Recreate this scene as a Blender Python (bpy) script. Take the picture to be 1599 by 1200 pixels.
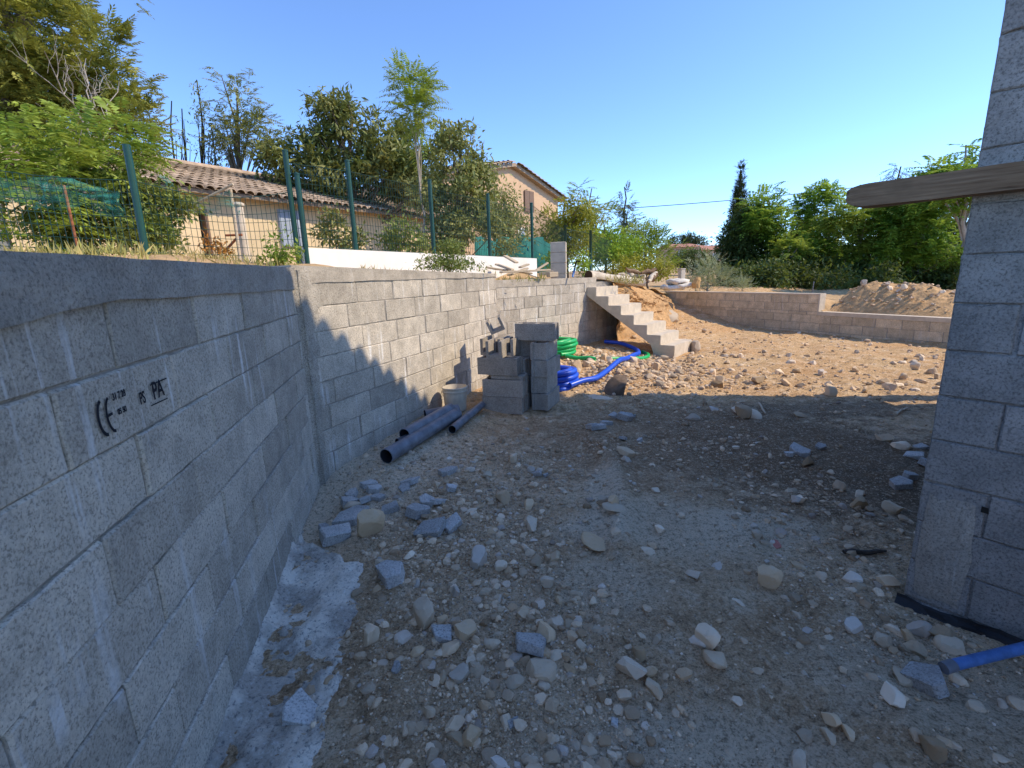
import bpy, math, random
import numpy as np
from mathutils import Vector, Matrix
for o in list(bpy.data.objects): bpy.data.objects.remove(o)
SC = bpy.context.scene
COL = SC.collection
PI = math.pi
EYE = 1.6
# ---------------------------------------------------------------- camera
FPX, PITCH, ROLL = 741.5, -0.2216, -0.0321
_Rx = np.array([[1,0,0],[0,math.cos(PITCH),-math.sin(PITCH)],[0,math.sin(PITCH),math.cos(PITCH)]])
_cr, _sr = math.cos(ROLL), math.sin(ROLL)
cam_d = bpy.data.cameras.new('camera'); cam = bpy.data.objects.new('camera', cam_d); COL.objects.link(cam)
_r = _Rx @ np.array([_cr,0,_sr]); _u = _Rx @ np.array([-_sr,0,_cr]); _f = _Rx @ np.array([0,1,0])
cam.matrix_world = Matrix(((_r[0],_u[0],-_f[0],0),(_r[1],_u[1],-_f[1],0),(_r[2],_u[2],-_f[2],EYE),(0,0,0,1)))
cam_d.sensor_width = 36; cam_d.lens = 36*FPX/1599.0; cam_d.clip_start = .05; cam_d.clip_end = 5000
SC.camera = cam
# ---------------------------------------------------------------- sky, sun, exposure
LDIR = Vector((-.995,.10,-.968)).normalized()          # direction the sunlight travels
SUN_EL = math.asin(-LDIR.z); SUN_AZ = math.atan2(-LDIR.x,-LDIR.y)   # azimuth clockwise from +Y
w = bpy.data.worlds.new('World'); SC.world = w; w.use_nodes = True
nt = w.node_tree; bg = nt.nodes['Background']
sky = nt.nodes.new('ShaderNodeTexSky'); sky.sky_type = 'NISHITA'; sky.sun_disc = False
sky.sun_elevation = SUN_EL; sky.sun_rotation = SUN_AZ
sky.air_density = 0.62; sky.dust_density = 0.0; sky.ozone_density = 6.5; sky.altitude = 50
nt.links.new(sky.outputs[0], bg.inputs[0]); bg.inputs[1].default_value = 0.15
sd = bpy.data.lights.new('sun','SUN'); sd.energy = 2.0; sd.angle = math.radians(.5); sd.color = (1,.84,.62)
so = bpy.data.objects.new('sun', sd); COL.objects.link(so)
so.rotation_euler = LDIR.to_track_quat('-Z','Y').to_euler()
SC.view_settings.view_transform = 'Standard'; SC.view_settings.look = 'None'
SC.view_settings.exposure = 1.36; SC.view_settings.gamma = 1
# ---------------------------------------------------------------- helpers: pixels to places
def ray(x, y):
    u = (x-799.5)/FPX; v = -(y-600)/FPX
    return _Rx @ np.array([u*_cr-v*_sr, 1, u*_sr+v*_cr])
def on_z(x, y, z=0.0):                      # world point on the level z
    d = ray(x,y); t = (z-EYE)/d[2]; return np.array([d[0]*t, d[1]*t, z])
def at(x, y, Y):                            # world point at the forward distance Y
    d = ray(x,y); t = Y/d[1]; return np.array([d[0]*t, Y, EYE+d[2]*t])
class Plane:                                # vertical wall plane: heading az, offset D
    def __init__(s, az, D):
        s.az = az; s.D = D
        s.d = np.array([math.sin(az), math.cos(az)]); s.n = np.array([math.cos(az), -math.sin(az)])
    def p(s, t, off=0., z=0.):              # off > 0 : in front (site side)
        q = s.d*t + s.n*(s.D+off); return np.array([q[0],q[1],z])
    def px(s, x, y, off=0.):
        d = ray(x,y); k = (s.D+off)/(s.n @ d[:2]); P = d*k
        return float(P[:2] @ s.d), EYE+float(P[2])
    def rotz(s): return PI/2 - s.az
W1 = Plane(-.2073,-.8102); W2 = Plane(.3769,-2.8004); W3 = Plane(.7142,-5.3516); WR = Plane(-.6709+PI,-2.7232)
WF = Plane(math.radians(154.79), -11.9)
# ---------------------------------------------------------------- helpers: noise
def _h(ix, iy, s):
    v = np.sin(ix*127.1+iy*311.7+s*74.7)*43758.5453
    return v-np.floor(v)
def vnoise(x, y, s=0):
    x = np.asarray(x,float); y = np.asarray(y,float)
    ix = np.floor(x); iy = np.floor(y); fx = x-ix; fy = y-iy
    fx = fx*fx*(3-2*fx); fy = fy*fy*(3-2*fy)
    a = _h(ix,iy,s); b = _h(ix+1,iy,s); c = _h(ix,iy+1,s); d = _h(ix+1,iy+1,s)
    return (a*(1-fx)+b*fx)*(1-fy)+(c*(1-fx)+d*fx)*fy
def fbm(x, y, sc, o=4, s=0):
    r = 0; a = 1; t = 0
    for i in range(o):
        r = r+a*vnoise(np.asarray(x)*sc, np.asarray(y)*sc, s+i*3.7); t += a; a *= .5; sc *= 2.03
    return r/t-.5
def smooth(a, b, x):
    t = np.clip((x-a)/(b-a),0,1); return t*t*(3-2*t)
# ---------------------------------------------------------------- helpers: meshes and objects
def mesh_np(name, V, F, mat=None, smooth_=False, mi=None):
    """V (n,3), F list of arrays or (m,k) array"""
    me = bpy.data.meshes.new(name)
    V = np.asarray(V, np.float32)
    Fs = F if isinstance(F, list) else [F]
    Fs = [np.asarray(f, np.int32) for f in Fs if len(f)]
    nl = sum(f.size for f in Fs); npoly = sum(len(f) for f in Fs)
    me.vertices.add(len(V)); me.vertices.foreach_set('co', V.ravel())
    me.loops.add(nl); me.polygons.add(npoly)
    me.loops.foreach_set('vertex_index', np.concatenate([f.ravel() for f in Fs]))
    tot = np.concatenate([np.full(len(f), f.shape[1], np.int32) for f in Fs])
    st = np.zeros(npoly, np.int32); st[1:] = np.cumsum(tot)[:-1]
    me.polygons.foreach_set('loop_start', st); me.polygons.foreach_set('loop_total', tot)
    me.polygons.foreach_set('use_smooth', np.full(npoly, bool(smooth_)))
    if mat: me.materials.append(mat)
    me.update(calc_edges=True); me.validate()
    return me
def link(name, data, loc=(0,0,0), rotz=0, parent=None):
    o = bpy.data.objects.new(name, data); COL.objects.link(o)
    l = Vector([float(c) for c in loc])
    if parent is not None:
        o.parent = parent; l = l-abs_loc(parent)
    o.location = l
    if rotz: o.rotation_euler = (0,0,rotz)
    return o
def abs_loc(o):
    l = o.location.copy()
    while o.parent is not None: o = o.parent; l += o.location
    return l
def tag(o, label=None, cat=None, group=None, kind=None):
    if label: o['label'] = label
    if cat: o['category'] = cat
    if group: o['group'] = group
    if kind: o['kind'] = kind
    return o
def thing(name, label, cat, loc=(0,0,0), group=None):
    return tag(link(name, None, loc), label, cat, group)
class MB:
    def __init__(s): s.v = []; s.f = {}; s.n = 0
    def add(s, V, F):
        V = np.asarray(V, float).reshape(-1,3); F = np.asarray(F, int)
        s.v.append(V); s.f.setdefault(F.shape[1], []).append(F+s.n); s.n += len(V); return s
    def box(s, lo, hi, M=None):
        x0,y0,z0 = lo; x1,y1,z1 = hi
        V = np.array([[x0,y0,z0],[x1,y0,z0],[x1,y1,z0],[x0,y1,z0],[x0,y0,z1],[x1,y0,z1],[x1,y1,z1],[x0,y1,z1]],float)
        if M is not None: V = V @ M[:3,:3].T + M[:3,3]
        return s.add(V, [[0,3,2,1],[4,5,6,7],[0,1,5,4],[1,2,6,5],[2,3,7,6],[3,0,4,7]])
    def tube(s, pts, rad, k=8, cap=True):
        pts = np.asarray(pts,float); n = len(pts); rad = np.broadcast_to(np.asarray(rad,float),(n,))
        T = np.gradient(pts, axis=0); T /= np.linalg.norm(T,axis=1)[:,None]+1e-9
        ref = np.array([0,0,1.]) if abs(T[0,2])<.9 else np.array([1.,0,0])
        A = np.cross(T, ref); A /= np.linalg.norm(A,axis=1)[:,None]+1e-9; B = np.cross(T, A)
        a = np.arange(k)*2*PI/k
        V = pts[:,None,:]+rad[:,None,None]*(np.cos(a)[None,:,None]*A[:,None,:]+np.sin(a)[None,:,None]*B[:,None,:])
        i = np.arange(n-1)[:,None]*k; j = np.arange(k)[None,:]; j2 = (j+1)%k
        F = np.stack([i+j, i+j2, i+k+j2, i+k+j],-1).reshape(-1,4)
        s.add(V.reshape(-1,3), F)
        if cap:
            s.f.setdefault(k,[]).append(np.array([np.arange(k)])+s.n-n*k)
            s.f.setdefault(k,[]).append(np.array([np.arange(k)[::-1]])+s.n-k)
        return s
    def prism(s, poly, h0, h1):             # poly (n,2) ccw in xy
        n = len(poly); V = [[x,y,h0] for x,y in poly]+[[x,y,h1] for x,y in poly]
        s.add(V, [[i,(i+1)%n,n+(i+1)%n,n+i] for i in range(n)])
        b = s.n-2*n
        s.f.setdefault(n,[]).append(np.array([list(range(n))[::-1]])+b); s.f.setdefault(n,[]).append(np.array([list(range(n,2*n))])+b)
        return s
    def data(s, name, mat, sm=False, org=(0,0,0)):
        V = np.concatenate(s.v)-np.asarray(org,float)
        return mesh_np(name, V, [np.concatenate(f) for f in s.f.values()], mat, sm)
    def build(s, name, mat, parent=None, sm=False):
        V = np.concatenate(s.v)
        org = np.array([V[:,0].mean(), V[:,1].mean(), V[:,2].min()])
        return link(name, s.data(name, mat, sm, org), org, 0, parent)
def chamfer_data(name, lx, ly, lz, b, mat):
    """box 0..lx, 0..ly, 0..lz with chamfered edges"""
    V = []; F4 = []; F3 = []
    idx = {}
    for sx in (0,1):
        for sy in (0,1):
            for sz in (0,1):
                c = [sx*lx, sy*ly, sz*lz]; s = [1-2*sx,1-2*sy,1-2*sz]
                for ax in range(3):
                    p = [c[k]+(0 if k==ax else s[k]*b) for k in range(3)]
                    idx[(sx,sy,sz,ax)] = len(V); V.append(p)
    def g(c, ax): return idx[(c[0],c[1],c[2],ax)]
    for ax in range(3):
        o = [k for k in range(3) if k!=ax]
        for sd_ in (0,1):
            q = []
            for a,b_ in ((0,0),(1,0),(1,1),(0,1)):
                c = [0,0,0]; c[ax] = sd_; c[o[0]] = a; c[o[1]] = b_; q.append(g(c,ax))
            F4.append(q if (sd_==1)^(ax==1) else q[::-1])
        for a in (0,1):
            for b_ in (0,1):
                c0 = [0,0,0]; c0[o[0]] = a; c0[o[1]] = b_; c1 = list(c0); c1[ax] = 1
                q = [g(c0,o[0]),g(c1,o[0]),g(c1,o[1]),g(c0,o[1])]; F4.append(q)
    for sx in (0,1):
        for sy in (0,1):
            for sz in (0,1): F3.append([idx[(sx,sy,sz,0)],idx[(sx,sy,sz,1)],idx[(sx,sy,sz,2)]])
    me = mesh_np(name, V, [np.array(F4),np.array(F3)], mat)
    import bmesh
    bm = bmesh.new(); bm.from_mesh(me); bmesh.ops.recalc_face_normals(bm, faces=bm.faces); bm.to_mesh(me); bm.free()
    return me
# ---------------------------------------------------------------- materials
def new_mat(name):
    m = bpy.data.materials.new(name); m.use_nodes = True; t = m.node_tree
    return m, t, t.nodes['Principled BSDF']
class NT:
    def __init__(s, t): s.t = t
    def n(s, ty, **k):
        d = s.t.nodes.new(ty)
        for a,b in k.items(): setattr(d,a,b)
        return d
    def l(s, a, b): s.t.links.new(a,b)
    def pos(s): return s.n('ShaderNodeNewGeometry').outputs['Position']
    def map(s, vec, sc):
        m = s.n('ShaderNodeVectorMath', operation='MULTIPLY'); s.l(vec, m.inputs[0]); m.inputs[1].default_value = sc; return m.outputs[0]
    def noise(s, vec, sc, det=4, rough=.55, out='Fac'):
        d = s.n('ShaderNodeTexNoise'); s.l(vec, d.inputs['Vector']); d.inputs['Scale'].default_value = sc
        d.inputs['Detail'].default_value = det; d.inputs['Roughness'].default_value = rough; return d.outputs[out]
    def ramp(s, v, a, b, ca=0., cb=1.):
        d = s.n('ShaderNodeMapRange'); d.clamp = True; s.l(v, d.inputs[0]); d.inputs[1].default_value = a; d.inputs[2].default_value = b
        d.inputs[3].default_value = ca; d.inputs[4].default_value = cb; return d.outputs[0]
    def math(s, op, a, b=None):
        d = s.n('ShaderNodeMath', operation=op)
        for i,x in enumerate((a,b)):
            if x is None: continue
            if isinstance(x,(int,float)): d.inputs[i].default_value = x
            else: s.l(x, d.inputs[i])
        return d.outputs[0]
    def mix(s, f, a, b, mode='MIX'):
        d = s.n('ShaderNodeMix', data_type='RGBA', blend_type=mode)
        for i,x in ((0,f),(6,a),(7,b)):
            if isinstance(x,(int,float)): d.inputs[i].default_value = x
            elif isinstance(x,(tuple,list)): d.inputs[i].default_value = (*x,1) if len(x)==3 else x
            else: s.l(x, d.inputs[i])
        return d.outputs[2]
    def bump(s, h, st, dist, prev=None):
        d = s.n('ShaderNodeBump'); s.l(h, d.inputs['Height']); d.inputs['Strength'].default_value = st; d.inputs['Distance'].default_value = dist
        if prev is not None: s.l(prev, d.inputs['Normal'])
        return d.outputs[0]
def mat_block(name, base, streak=.85, pits=1., rnd=.25, grain=1.):
    m,t,b = new_mat(name); N = NT(t); p = N.pos()
    oi = N.n('ShaderNodeObjectInfo').outputs['Random']
    mott = N.noise(p, 6, 7, .7)
    g1 = N.noise(p, 105, 5, .78); g2 = N.noise(p, 48, 3, .6)
    dark = tuple(c*.42 for c in base)
    c = N.mix(N.ramp(mott,.33,.67), tuple(x*.72 for x in base), tuple(min(.85,x*1.2) for x in base))
    c = N.mix(N.ramp(g1,.485,.40,0,.85*pits), c, dark)
    c = N.mix(N.ramp(g1,.53,.66,0,.5), c, tuple(min(.8,x*1.4) for x in base))
    br = N.ramp(oi,0,1,1-rnd,1+rnd)
    mul = N.n('ShaderNodeVectorMath', operation='SCALE'); N.l(c, mul.inputs[0]); N.l(br, mul.inputs['Scale']); c = mul.outputs[0]
    if streak > 0:
        s1 = N.noise(N.map(p,(16,16,.7)), 1, 4, .6); msk = N.noise(N.map(p,(1.7,1.7,1.9)), 1, 3, .55)
        k = N.math('MULTIPLY', N.ramp(s1,.56,.64), N.ramp(msk,.46,.58)); k = N.math('MULTIPLY', k, streak)
        k = N.math('MULTIPLY', k, N.ramp(g2,.3,.55,.45,1))
        c = N.mix(k, c, (.74,.73,.71))
        s2 = N.noise(N.map(p,(5,5,3)), 1, 4, .6); c = N.mix(N.ramp(s2,.56,.75,0,.35), c, tuple(x*.6 for x in base))
    N.l(c, b.inputs['Base Color']); b.inputs['Roughness'].default_value = .95; b.inputs['Specular IOR Level'].default_value = .2
    bn = N.bump(g1, .55*grain, .006); bn = N.bump(g2, .4*grain, .008, bn)
    N.l(bn, b.inputs['Normal'])
    return m
def mat_plain(name, col, rough=.8, var=.15, sc=8, bump=.3, bs=60, spec=.3, metal=0., dist=.004, rnd=0.):
    m,t,b = new_mat(name); N = NT(t); p = N.pos()
    n = N.noise(p, sc, 5, .6); c = N.mix(N.ramp(n,.3,.7), tuple(x*(1-var) for x in col), tuple(min(.95,x*(1+var)) for x in col))
    if rnd:
        oi = N.n('ShaderNodeObjectInfo').outputs['Random']
        mul = N.n('ShaderNodeVectorMath', operation='SCALE'); N.l(c, mul.inputs[0]); N.l(N.ramp(oi,0,1,1-rnd,1+rnd), mul.inputs['Scale']); c = mul.outputs[0]
    N.l(c, b.inputs['Base Color']); b.inputs['Roughness'].default_value = rough
    b.inputs['Specular IOR Level'].default_value = spec; b.inputs['Metallic'].default_value = metal
    if bump: N.l(N.bump(N.noise(p,bs,4,.6), bump, dist), b.inputs['Normal'])
    return m
def mat_stone(name, ca, cb, island=False):
    m,t,b = new_mat(name); N = NT(t); p = N.pos()
    r = N.n('ShaderNodeNewGeometry').outputs['Random Per Island'] if island else N.n('ShaderNodeObjectInfo').outputs['Random']
    c = N.mix(r, ca, cb)
    r2 = N.math('FRACT', N.math('MULTIPLY', r, 17.31))
    c = N.mix(N.ramp(r2,.8,1,0,.55), c, (.36,.37,.38))
    n = N.noise(p, 28, 5, .65); c = N.mix(N.ramp(n,.55,.75,0,.45), c, (.38,.27,.16)); c = N.mix(N.ramp(n,.45,.25,0,.4), c, (.62,.57,.48))
    r3 = N.math('FRACT', N.math('MULTIPLY', r, 5.77))
    mul = N.n('ShaderNodeVectorMath', operation='SCALE'); N.l(c, mul.inputs[0]); N.l(N.ramp(r3,0,1,.55,1.15), mul.inputs['Scale'])
    N.l(mul.outputs[0], b.inputs['Base Color']); b.inputs['Roughness'].default_value = .92; b.inputs['Specular IOR Level'].default_value = .2
    N.l(N.bump(N.noise(p,90,5,.65), .5, .006), b.inputs['Normal'])
    return m
def mat_leaf(name, ca, cb, trans=.35, sc=1.6, tint=(.30,.34,.04)):
    m,t,b = new_mat(name); N = NT(t); p = N.pos()
    r = N.n('ShaderNodeNewGeometry').outputs['Random Per Island']
    n = N.noise(p, sc, 3, .5)
    c = N.mix(N.ramp(n,.35,.65), ca, cb)
    mul = N.n('ShaderNodeVectorMath', operation='SCALE'); N.l(c, mul.inputs[0]); N.l(N.ramp(r,0,1,.65,1.35), mul.inputs['Scale']); c = mul.outputs[0]
    N.l(c, b.inputs['Base Color']); b.inputs['Roughness'].default_value = .55; b.inputs['Specular IOR Level'].default_value = .35
    tr = N.n('ShaderNodeBsdfTranslucent'); N.l(N.mix(.5, c, tint), tr.inputs[0])
    mx = N.n('ShaderNodeMixShader'); mx.inputs[0].default_value = trans
    N.l(b.outputs[0], mx.inputs[1]); N.l(tr.outputs[0], mx.inputs[2]); N.l(mx.outputs[0], t.nodes['Material Output'].inputs[0])
    return m
def mat_soil():
    m,t,b = new_mat('soil'); N = NT(t); p = N.pos()
    n1 = N.noise(p, .9, 5, .6); n2 = N.noise(p, 6, 6, .65); n3 = N.noise(p, 34, 6, .72); n4 = N.noise(p, 110, 4, .75)
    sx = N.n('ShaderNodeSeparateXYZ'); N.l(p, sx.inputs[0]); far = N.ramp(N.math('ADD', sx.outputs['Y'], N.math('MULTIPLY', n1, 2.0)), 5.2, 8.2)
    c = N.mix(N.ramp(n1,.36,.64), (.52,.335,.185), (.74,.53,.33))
    c = N.mix(far, c, N.mix(N.ramp(n1,.36,.64), (.60,.34,.14), (.66,.44,.215)))  # sunlit yard and shaded floor coloured apart: light difference painted into the soil
    c = N.mix(N.ramp(n2,.52,.66,0,.75), c, (.82,.64,.44))
    c = N.mix(N.ramp(n2,.46,.30,0,.7), c, (.24,.145,.075))
    def spot(x, y, rx, ry, rot=0):
        v = N.n('ShaderNodeVectorMath', operation='SUBTRACT'); N.l(p, v.inputs[0]); v.inputs[1].default_value = (x,y,0)
        r_ = N.n('ShaderNodeVectorRotate', rotation_type='Z_AXIS'); N.l(v.outputs[0], r_.inputs[0]); r_.inputs['Angle'].default_value = rot
        q = N.map(r_.outputs[0], (1/rx,1/ry,0)); d = N.n('ShaderNodeVectorMath', operation='LENGTH'); N.l(q, d.inputs[0])
        k = N.math('ADD', d.outputs['Value'], N.math('MULTIPLY', N.math('SUBTRACT', n2, .5), 1.6))
        return N.ramp(k, 1.15, .6)
    # damp dark earth along the house, pale cement dust in the wall corner and where the mixer stood
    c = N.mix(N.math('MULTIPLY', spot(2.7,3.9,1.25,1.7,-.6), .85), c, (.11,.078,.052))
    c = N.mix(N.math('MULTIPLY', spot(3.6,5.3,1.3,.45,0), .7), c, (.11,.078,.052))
    c = N.mix(N.math('MULTIPLY', spot(1.7,4.5,1.7,1.5,0), .7), c, (.30,.185,.10))
    for a in ((-1.35,3.55,.75,.9,0,.85),(1.0,2.75,.55,.35,.3,.55),(.66,3.3,.16,.55,.2,.8),(.45,2.2,.35,.25,0,.5),(1.6,1.55,.5,.3,.2,.5),(.55,1.25,.6,.25,0,.6),(-.9,4.3,.45,.7,-.4,.6),(1.55,2.75,.4,.25,0,.75),(.5,2.75,.25,.2,0,.8)):
        c = N.mix(N.math('MULTIPLY', spot(*a[:5]), a[5]), c, (.80,.66,.48))
    c = N.mix(N.ramp(n3,.48,.36,0,.75), c, (.17,.115,.065)); c = N.mix(N.ramp(n3,.54,.64,0,.7), c, (.86,.68,.48))
    c = N.mix(N.ramp(n4,.47,.38,0,.6), c, (.16,.11,.065)); c = N.mix(N.ramp(n4,.55,.64,0,.5), c, (.88,.72,.52))
    N.l(c, b.inputs['Base Color']); b.inputs['Roughness'].default_value = .97; b.inputs['Specular IOR Level'].default_value = .12
    bn = N.bump(n2, .6, .05); bn = N.bump(n3, 1.0, .025, bn); bn = N.bump(n4, .9, .010, bn)
    N.l(bn, b.inputs['Normal'])
    return m
def mat_wood(name, ca, cb, axis=(1,1,1), rough=.85):
    m,t,b = new_mat(name); N = NT(t)
    tc = N.n('ShaderNodeTexCoord').outputs['Object']; q = N.map(tc, axis)
    n = N.noise(q, 1, 6, .65); n2 = N.noise(tc, 3, 4, .6)
    c = N.mix(N.ramp(n,.35,.65), ca, cb); c = N.mix(N.ramp(n2,.55,.75,0,.5), c, tuple(x*.45 for x in ca)); c = N.mix(N.ramp(n,.38,.28,0,.8), c, tuple(x*.25 for x in ca))
    N.l(c, b.inputs['Base Color']); b.inputs['Roughness'].default_value = rough; b.inputs['Specular IOR Level'].default_value = .2
    N.l(N.bump(n, .7, .006), b.inputs['Normal'])
    return m
M = {}
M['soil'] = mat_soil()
M['block'] = mat_block('hollow_block_concrete', (.51,.455,.375), rnd=.2)
M['block_new'] = mat_block('fresh_block_concrete', (.40,.355,.30), streak=0, rnd=.15)
M['block_house'] = mat_block('house_block_concrete', (.29,.275,.255), streak=0, rnd=.12)
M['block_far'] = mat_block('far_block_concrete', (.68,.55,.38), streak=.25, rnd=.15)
M['mortar'] = mat_plain('mortar', (.33,.30,.26), .95, .25, 20, .6, 120)
M['coping'] = mat_block('cement_coping', (.44,.39,.32), streak=.25, pits=.6, rnd=.05)
M['coping_dark'] = mat_block('weathered_coping', (.36,.325,.275), streak=.15, pits=.9, rnd=.05, grain=1.3)
M['render'] = mat_block('rough_cement_render', (.47,.425,.355), streak=.1, pits=1.2, rnd=.05, grain=2)
M['cement'] = mat_plain('smooth_cement', (.58,.50,.39), .9, .14, 7, .35, 70, .2)
_m,_t,_b = new_mat('footing_concrete'); _N = NT(_t); _p = _N.pos()
_c = _N.mix(_N.ramp(_N.noise(_p,2.6,5,.6),.44,.56), (.46,.40,.33), (.84,.75,.62)); _g = _N.noise(_p,55,5,.75)
_c = _N.mix(_N.ramp(_g,.47,.36,0,.8), _c, (.13,.13,.135)); _c = _N.mix(_N.ramp(_g,.55,.68,0,.5), _c, (.82,.81,.79)); _N.l(_c,_b.inputs['Base Color']); _b.inputs['Roughness'].default_value = .95
_N.l(_N.bump(_N.noise(_p,140,4,.7),.6,.006,_N.bump(_g,.8,.015)),_b.inputs['Normal']); M['footing'] = _m
M['white'] = mat_plain('white_plaster', (.78,.76,.72), .9, .05, 6, .2, 50)
M['stone'] = mat_stone('limestone', (.58,.41,.24), (.85,.70,.52))
M['gravel'] = mat_stone('gravel', (.46,.31,.18), (.80,.62,.43), True)
M['frag'] = mat_block('broken_block', (.48,.46,.43), streak=0, rnd=.2)
M['earth'] = mat_plain('ochre_earth', (.50,.31,.15), .97, .3, 9, .9, 30, .1, 0, .03)
M['rubble_earth'] = mat_plain('rubble_earth', (.56,.36,.18), .97, .3, 10, .9, 30, .1, 0, .03)
M['green_metal'] = mat_plain('green_fence_paint', (.006,.058,.043), .45, .1, 5, 0, 60, .5)
M['pvc'] = mat_plain('grey_pvc', (.15,.16,.185), .5, .4, 9, .15, 40, .4)
M['pvc_dark'] = mat_plain('pipe_inside', (.02,.022,.025), .8, .1, 6, 0)
M['bucket'] = mat_plain('dirty_white_plastic', (.60,.53,.42), .6, .22, 9, .15, 60, .4)
M['bluehose'] = mat_plain('blue_sheath', (.012,.085,.62), .35, .1, 5, 0, 60, .5)
M['greenhose'] = mat_plain('green_sheath', (.01,.42,.11), .38, .1, 5, 0, 60, .5)
M['wood_beam'] = mat_wood('weathered_beam', (.13,.078,.045), (.27,.18,.11), (3,60,60))
M['wood_pale'] = mat_wood('pale_timber', (.46,.36,.24), (.58,.48,.35), (3,30,30))
M['log'] = mat_wood('pale_log', (.48,.40,.30), (.62,.55,.44), (3,12,12))
M['logend'] = mat_plain('log_end', (.075,.045,.025), .9, .3, 40, .4)
M['bark'] = mat_wood('bark', (.13,.10,.075), (.23,.19,.15), (14,14,3))
M['barkpale'] = mat_wood('pale_bark', (.30,.26,.21), (.42,.38,.32), (14,14,3))
M['barkdark'] = mat_wood('dark_bark', (.045,.035,.03), (.09,.075,.06), (14,14,3))
M['tile'] = mat_plain('clay_tile', (.36,.275,.20), .9, .3, 6, .4, 30, .2, 0, .01, .35)
M['stucco'] = mat_plain('cream_stucco', (.66,.52,.32), .93, .08, 2, .3, 40, .15)
M['stucco_pink'] = mat_plain('peach_stucco', (.60,.41,.26), .93, .08, 2, .3, 40, .15)
M['blue_door'] = mat_plain('grey_blue_paint', (.33,.38,.45), .6, .12, 3, .1, 30)
M['dark'] = mat_plain('dark_room', (.02,.017,.014), .9, .2, 5, 0)
M['shutter'] = mat_plain('brown_shutter', (.20,.13,.09), .7, .15, 20, .2, 30)
M['bitumen'] = mat_plain('black_membrane', (.014,.014,.016), .6, .3, 20, .6, 50, .4)
M['bluemetal'] = mat_plain('worn_blue_paint', (.07,.16,.38), .5, .3, 25, .3, 60, .4)
M['rust'] = mat_plain('rusty_iron', (.30,.11,.05), .85, .3, 30, .4, 60)
M['ink'] = mat_plain('black_ink', (.013,.014,.02), .9, .3, 60, 0)
M['bag'] = mat_plain('white_bag', (.68,.63,.54), .8, .12, 9, .3, 30)
M['darkstone'] = mat_plain('dark_stone', (.17,.125,.09), .9, .3, 14, .5, 60)
M['amber'] = mat_plain('ochre_stone', (.55,.33,.13), .85, .2, 12, .4, 40)
M['cable'] = mat_plain('cable', (.05,.055,.07), .6, .1, 5, 0)
M['redtile'] = mat_plain('far_roof', (.40,.20,.13), .9, .2, .5, 0)
M['pinkwall'] = mat_plain('far_wall', (.55,.36,.25), .9, .08, .5, 0)
M['brickred'] = mat_plain('red_terracotta', (.46,.17,.13), .9, .2, 30, .3)
M['brown'] = mat_plain('dry_brown', (.22,.11,.05), .9, .3, 20, .3)
_m,_t,_b = new_mat('shade_net'); _N = NT(_t); _b.inputs['Base Color'].default_value = (.03,.27,.22,1); _b.inputs['Roughness'].default_value = .7
_tp = _N.n('ShaderNodeBsdfTransparent'); _mx = _N.n('ShaderNodeMixShader')
_w = _N.ramp(_N.noise(_N.map(_N.pos(),(5,5,26)),1,4,.6), .40,.66,.05,.6); _N.l(_w,_mx.inputs[0]); _N.l(_tp.outputs[0],_mx.inputs[1]); _N.l(_b.outputs[0],_mx.inputs[2]); _N.l(_mx.outputs[0],_t.nodes['Material Output'].inputs[0])
M['net'] = _m
M['tealsheet'] = mat_plain('teal_screen_cloth', (.015,.15,.125), .7, .15, 3, .3, 20)
L_ = lambda n,a,b,tr=.35,sc=1.6,ti=(.30,.34,.04): mat_leaf(n,a,b,tr,sc,ti)
M['lf_conifer'] = L_('conifer_foliage',(.20,.225,.04),(.37,.36,.075),.3,1.1)
M['lf_ail'] = L_('pinnate_foliage',(.19,.31,.04),(.36,.44,.075),.4)
M['lf_ailfar'] = L_('pinnate_foliage_far',(.13,.28,.035),(.30,.46,.06),.5,.8)
M['lf_shrub'] = L_('shrub_foliage',(.13,.19,.04),(.25,.29,.07),.3)
M['lf_loquat'] = L_('loquat_foliage',(.115,.15,.035),(.26,.26,.075),.2)
M['lf_olive'] = L_('grey_green_foliage',(.20,.235,.085),(.36,.36,.12),.3)
M['lf_sparse'] = L_('sparse_foliage',(.16,.19,.055),(.32,.30,.09),.3)
M['lf_yellow'] = L_('yellow_green_foliage',(0.264,0.287,0.031),(0.403,0.388,0.054),.4)
M['lf_green'] = L_('mid_green_foliage',(.14,.25,.035),(.30,.38,.055),.4)
M['lf_bright'] = L_('bright_green_foliage',(0.186,0.341,0.031),(0.310,0.465,0.046),.45)
M['lf_cypress'] = L_('cypress_foliage',(.016,.032,.010),(.035,.055,.015),.1)
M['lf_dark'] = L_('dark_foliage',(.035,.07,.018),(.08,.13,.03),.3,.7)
M['lf_cedar'] = L_('cedar_foliage',(0.078,0.116,0.085),(0.139,0.171,0.116),.15)
M['lf_silver'] = L_('silver_foliage',(0.264,0.310,0.202),(0.434,0.465,0.279),.25)
M['lf_dry'] = L_('dry_grass',(0.465,0.341,0.155),(0.372,0.403,0.109),.3)
M['lf_pine'] = L_('far_pine_foliage',(.025,.05,.02),(.04,.07,.025),.1)
M['lf_rust'] = L_('autumn_foliage',(0.465,0.186,0.046),(0.527,0.310,0.078),.35)
rng = np.random.default_rng(7); random.seed(7)
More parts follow.
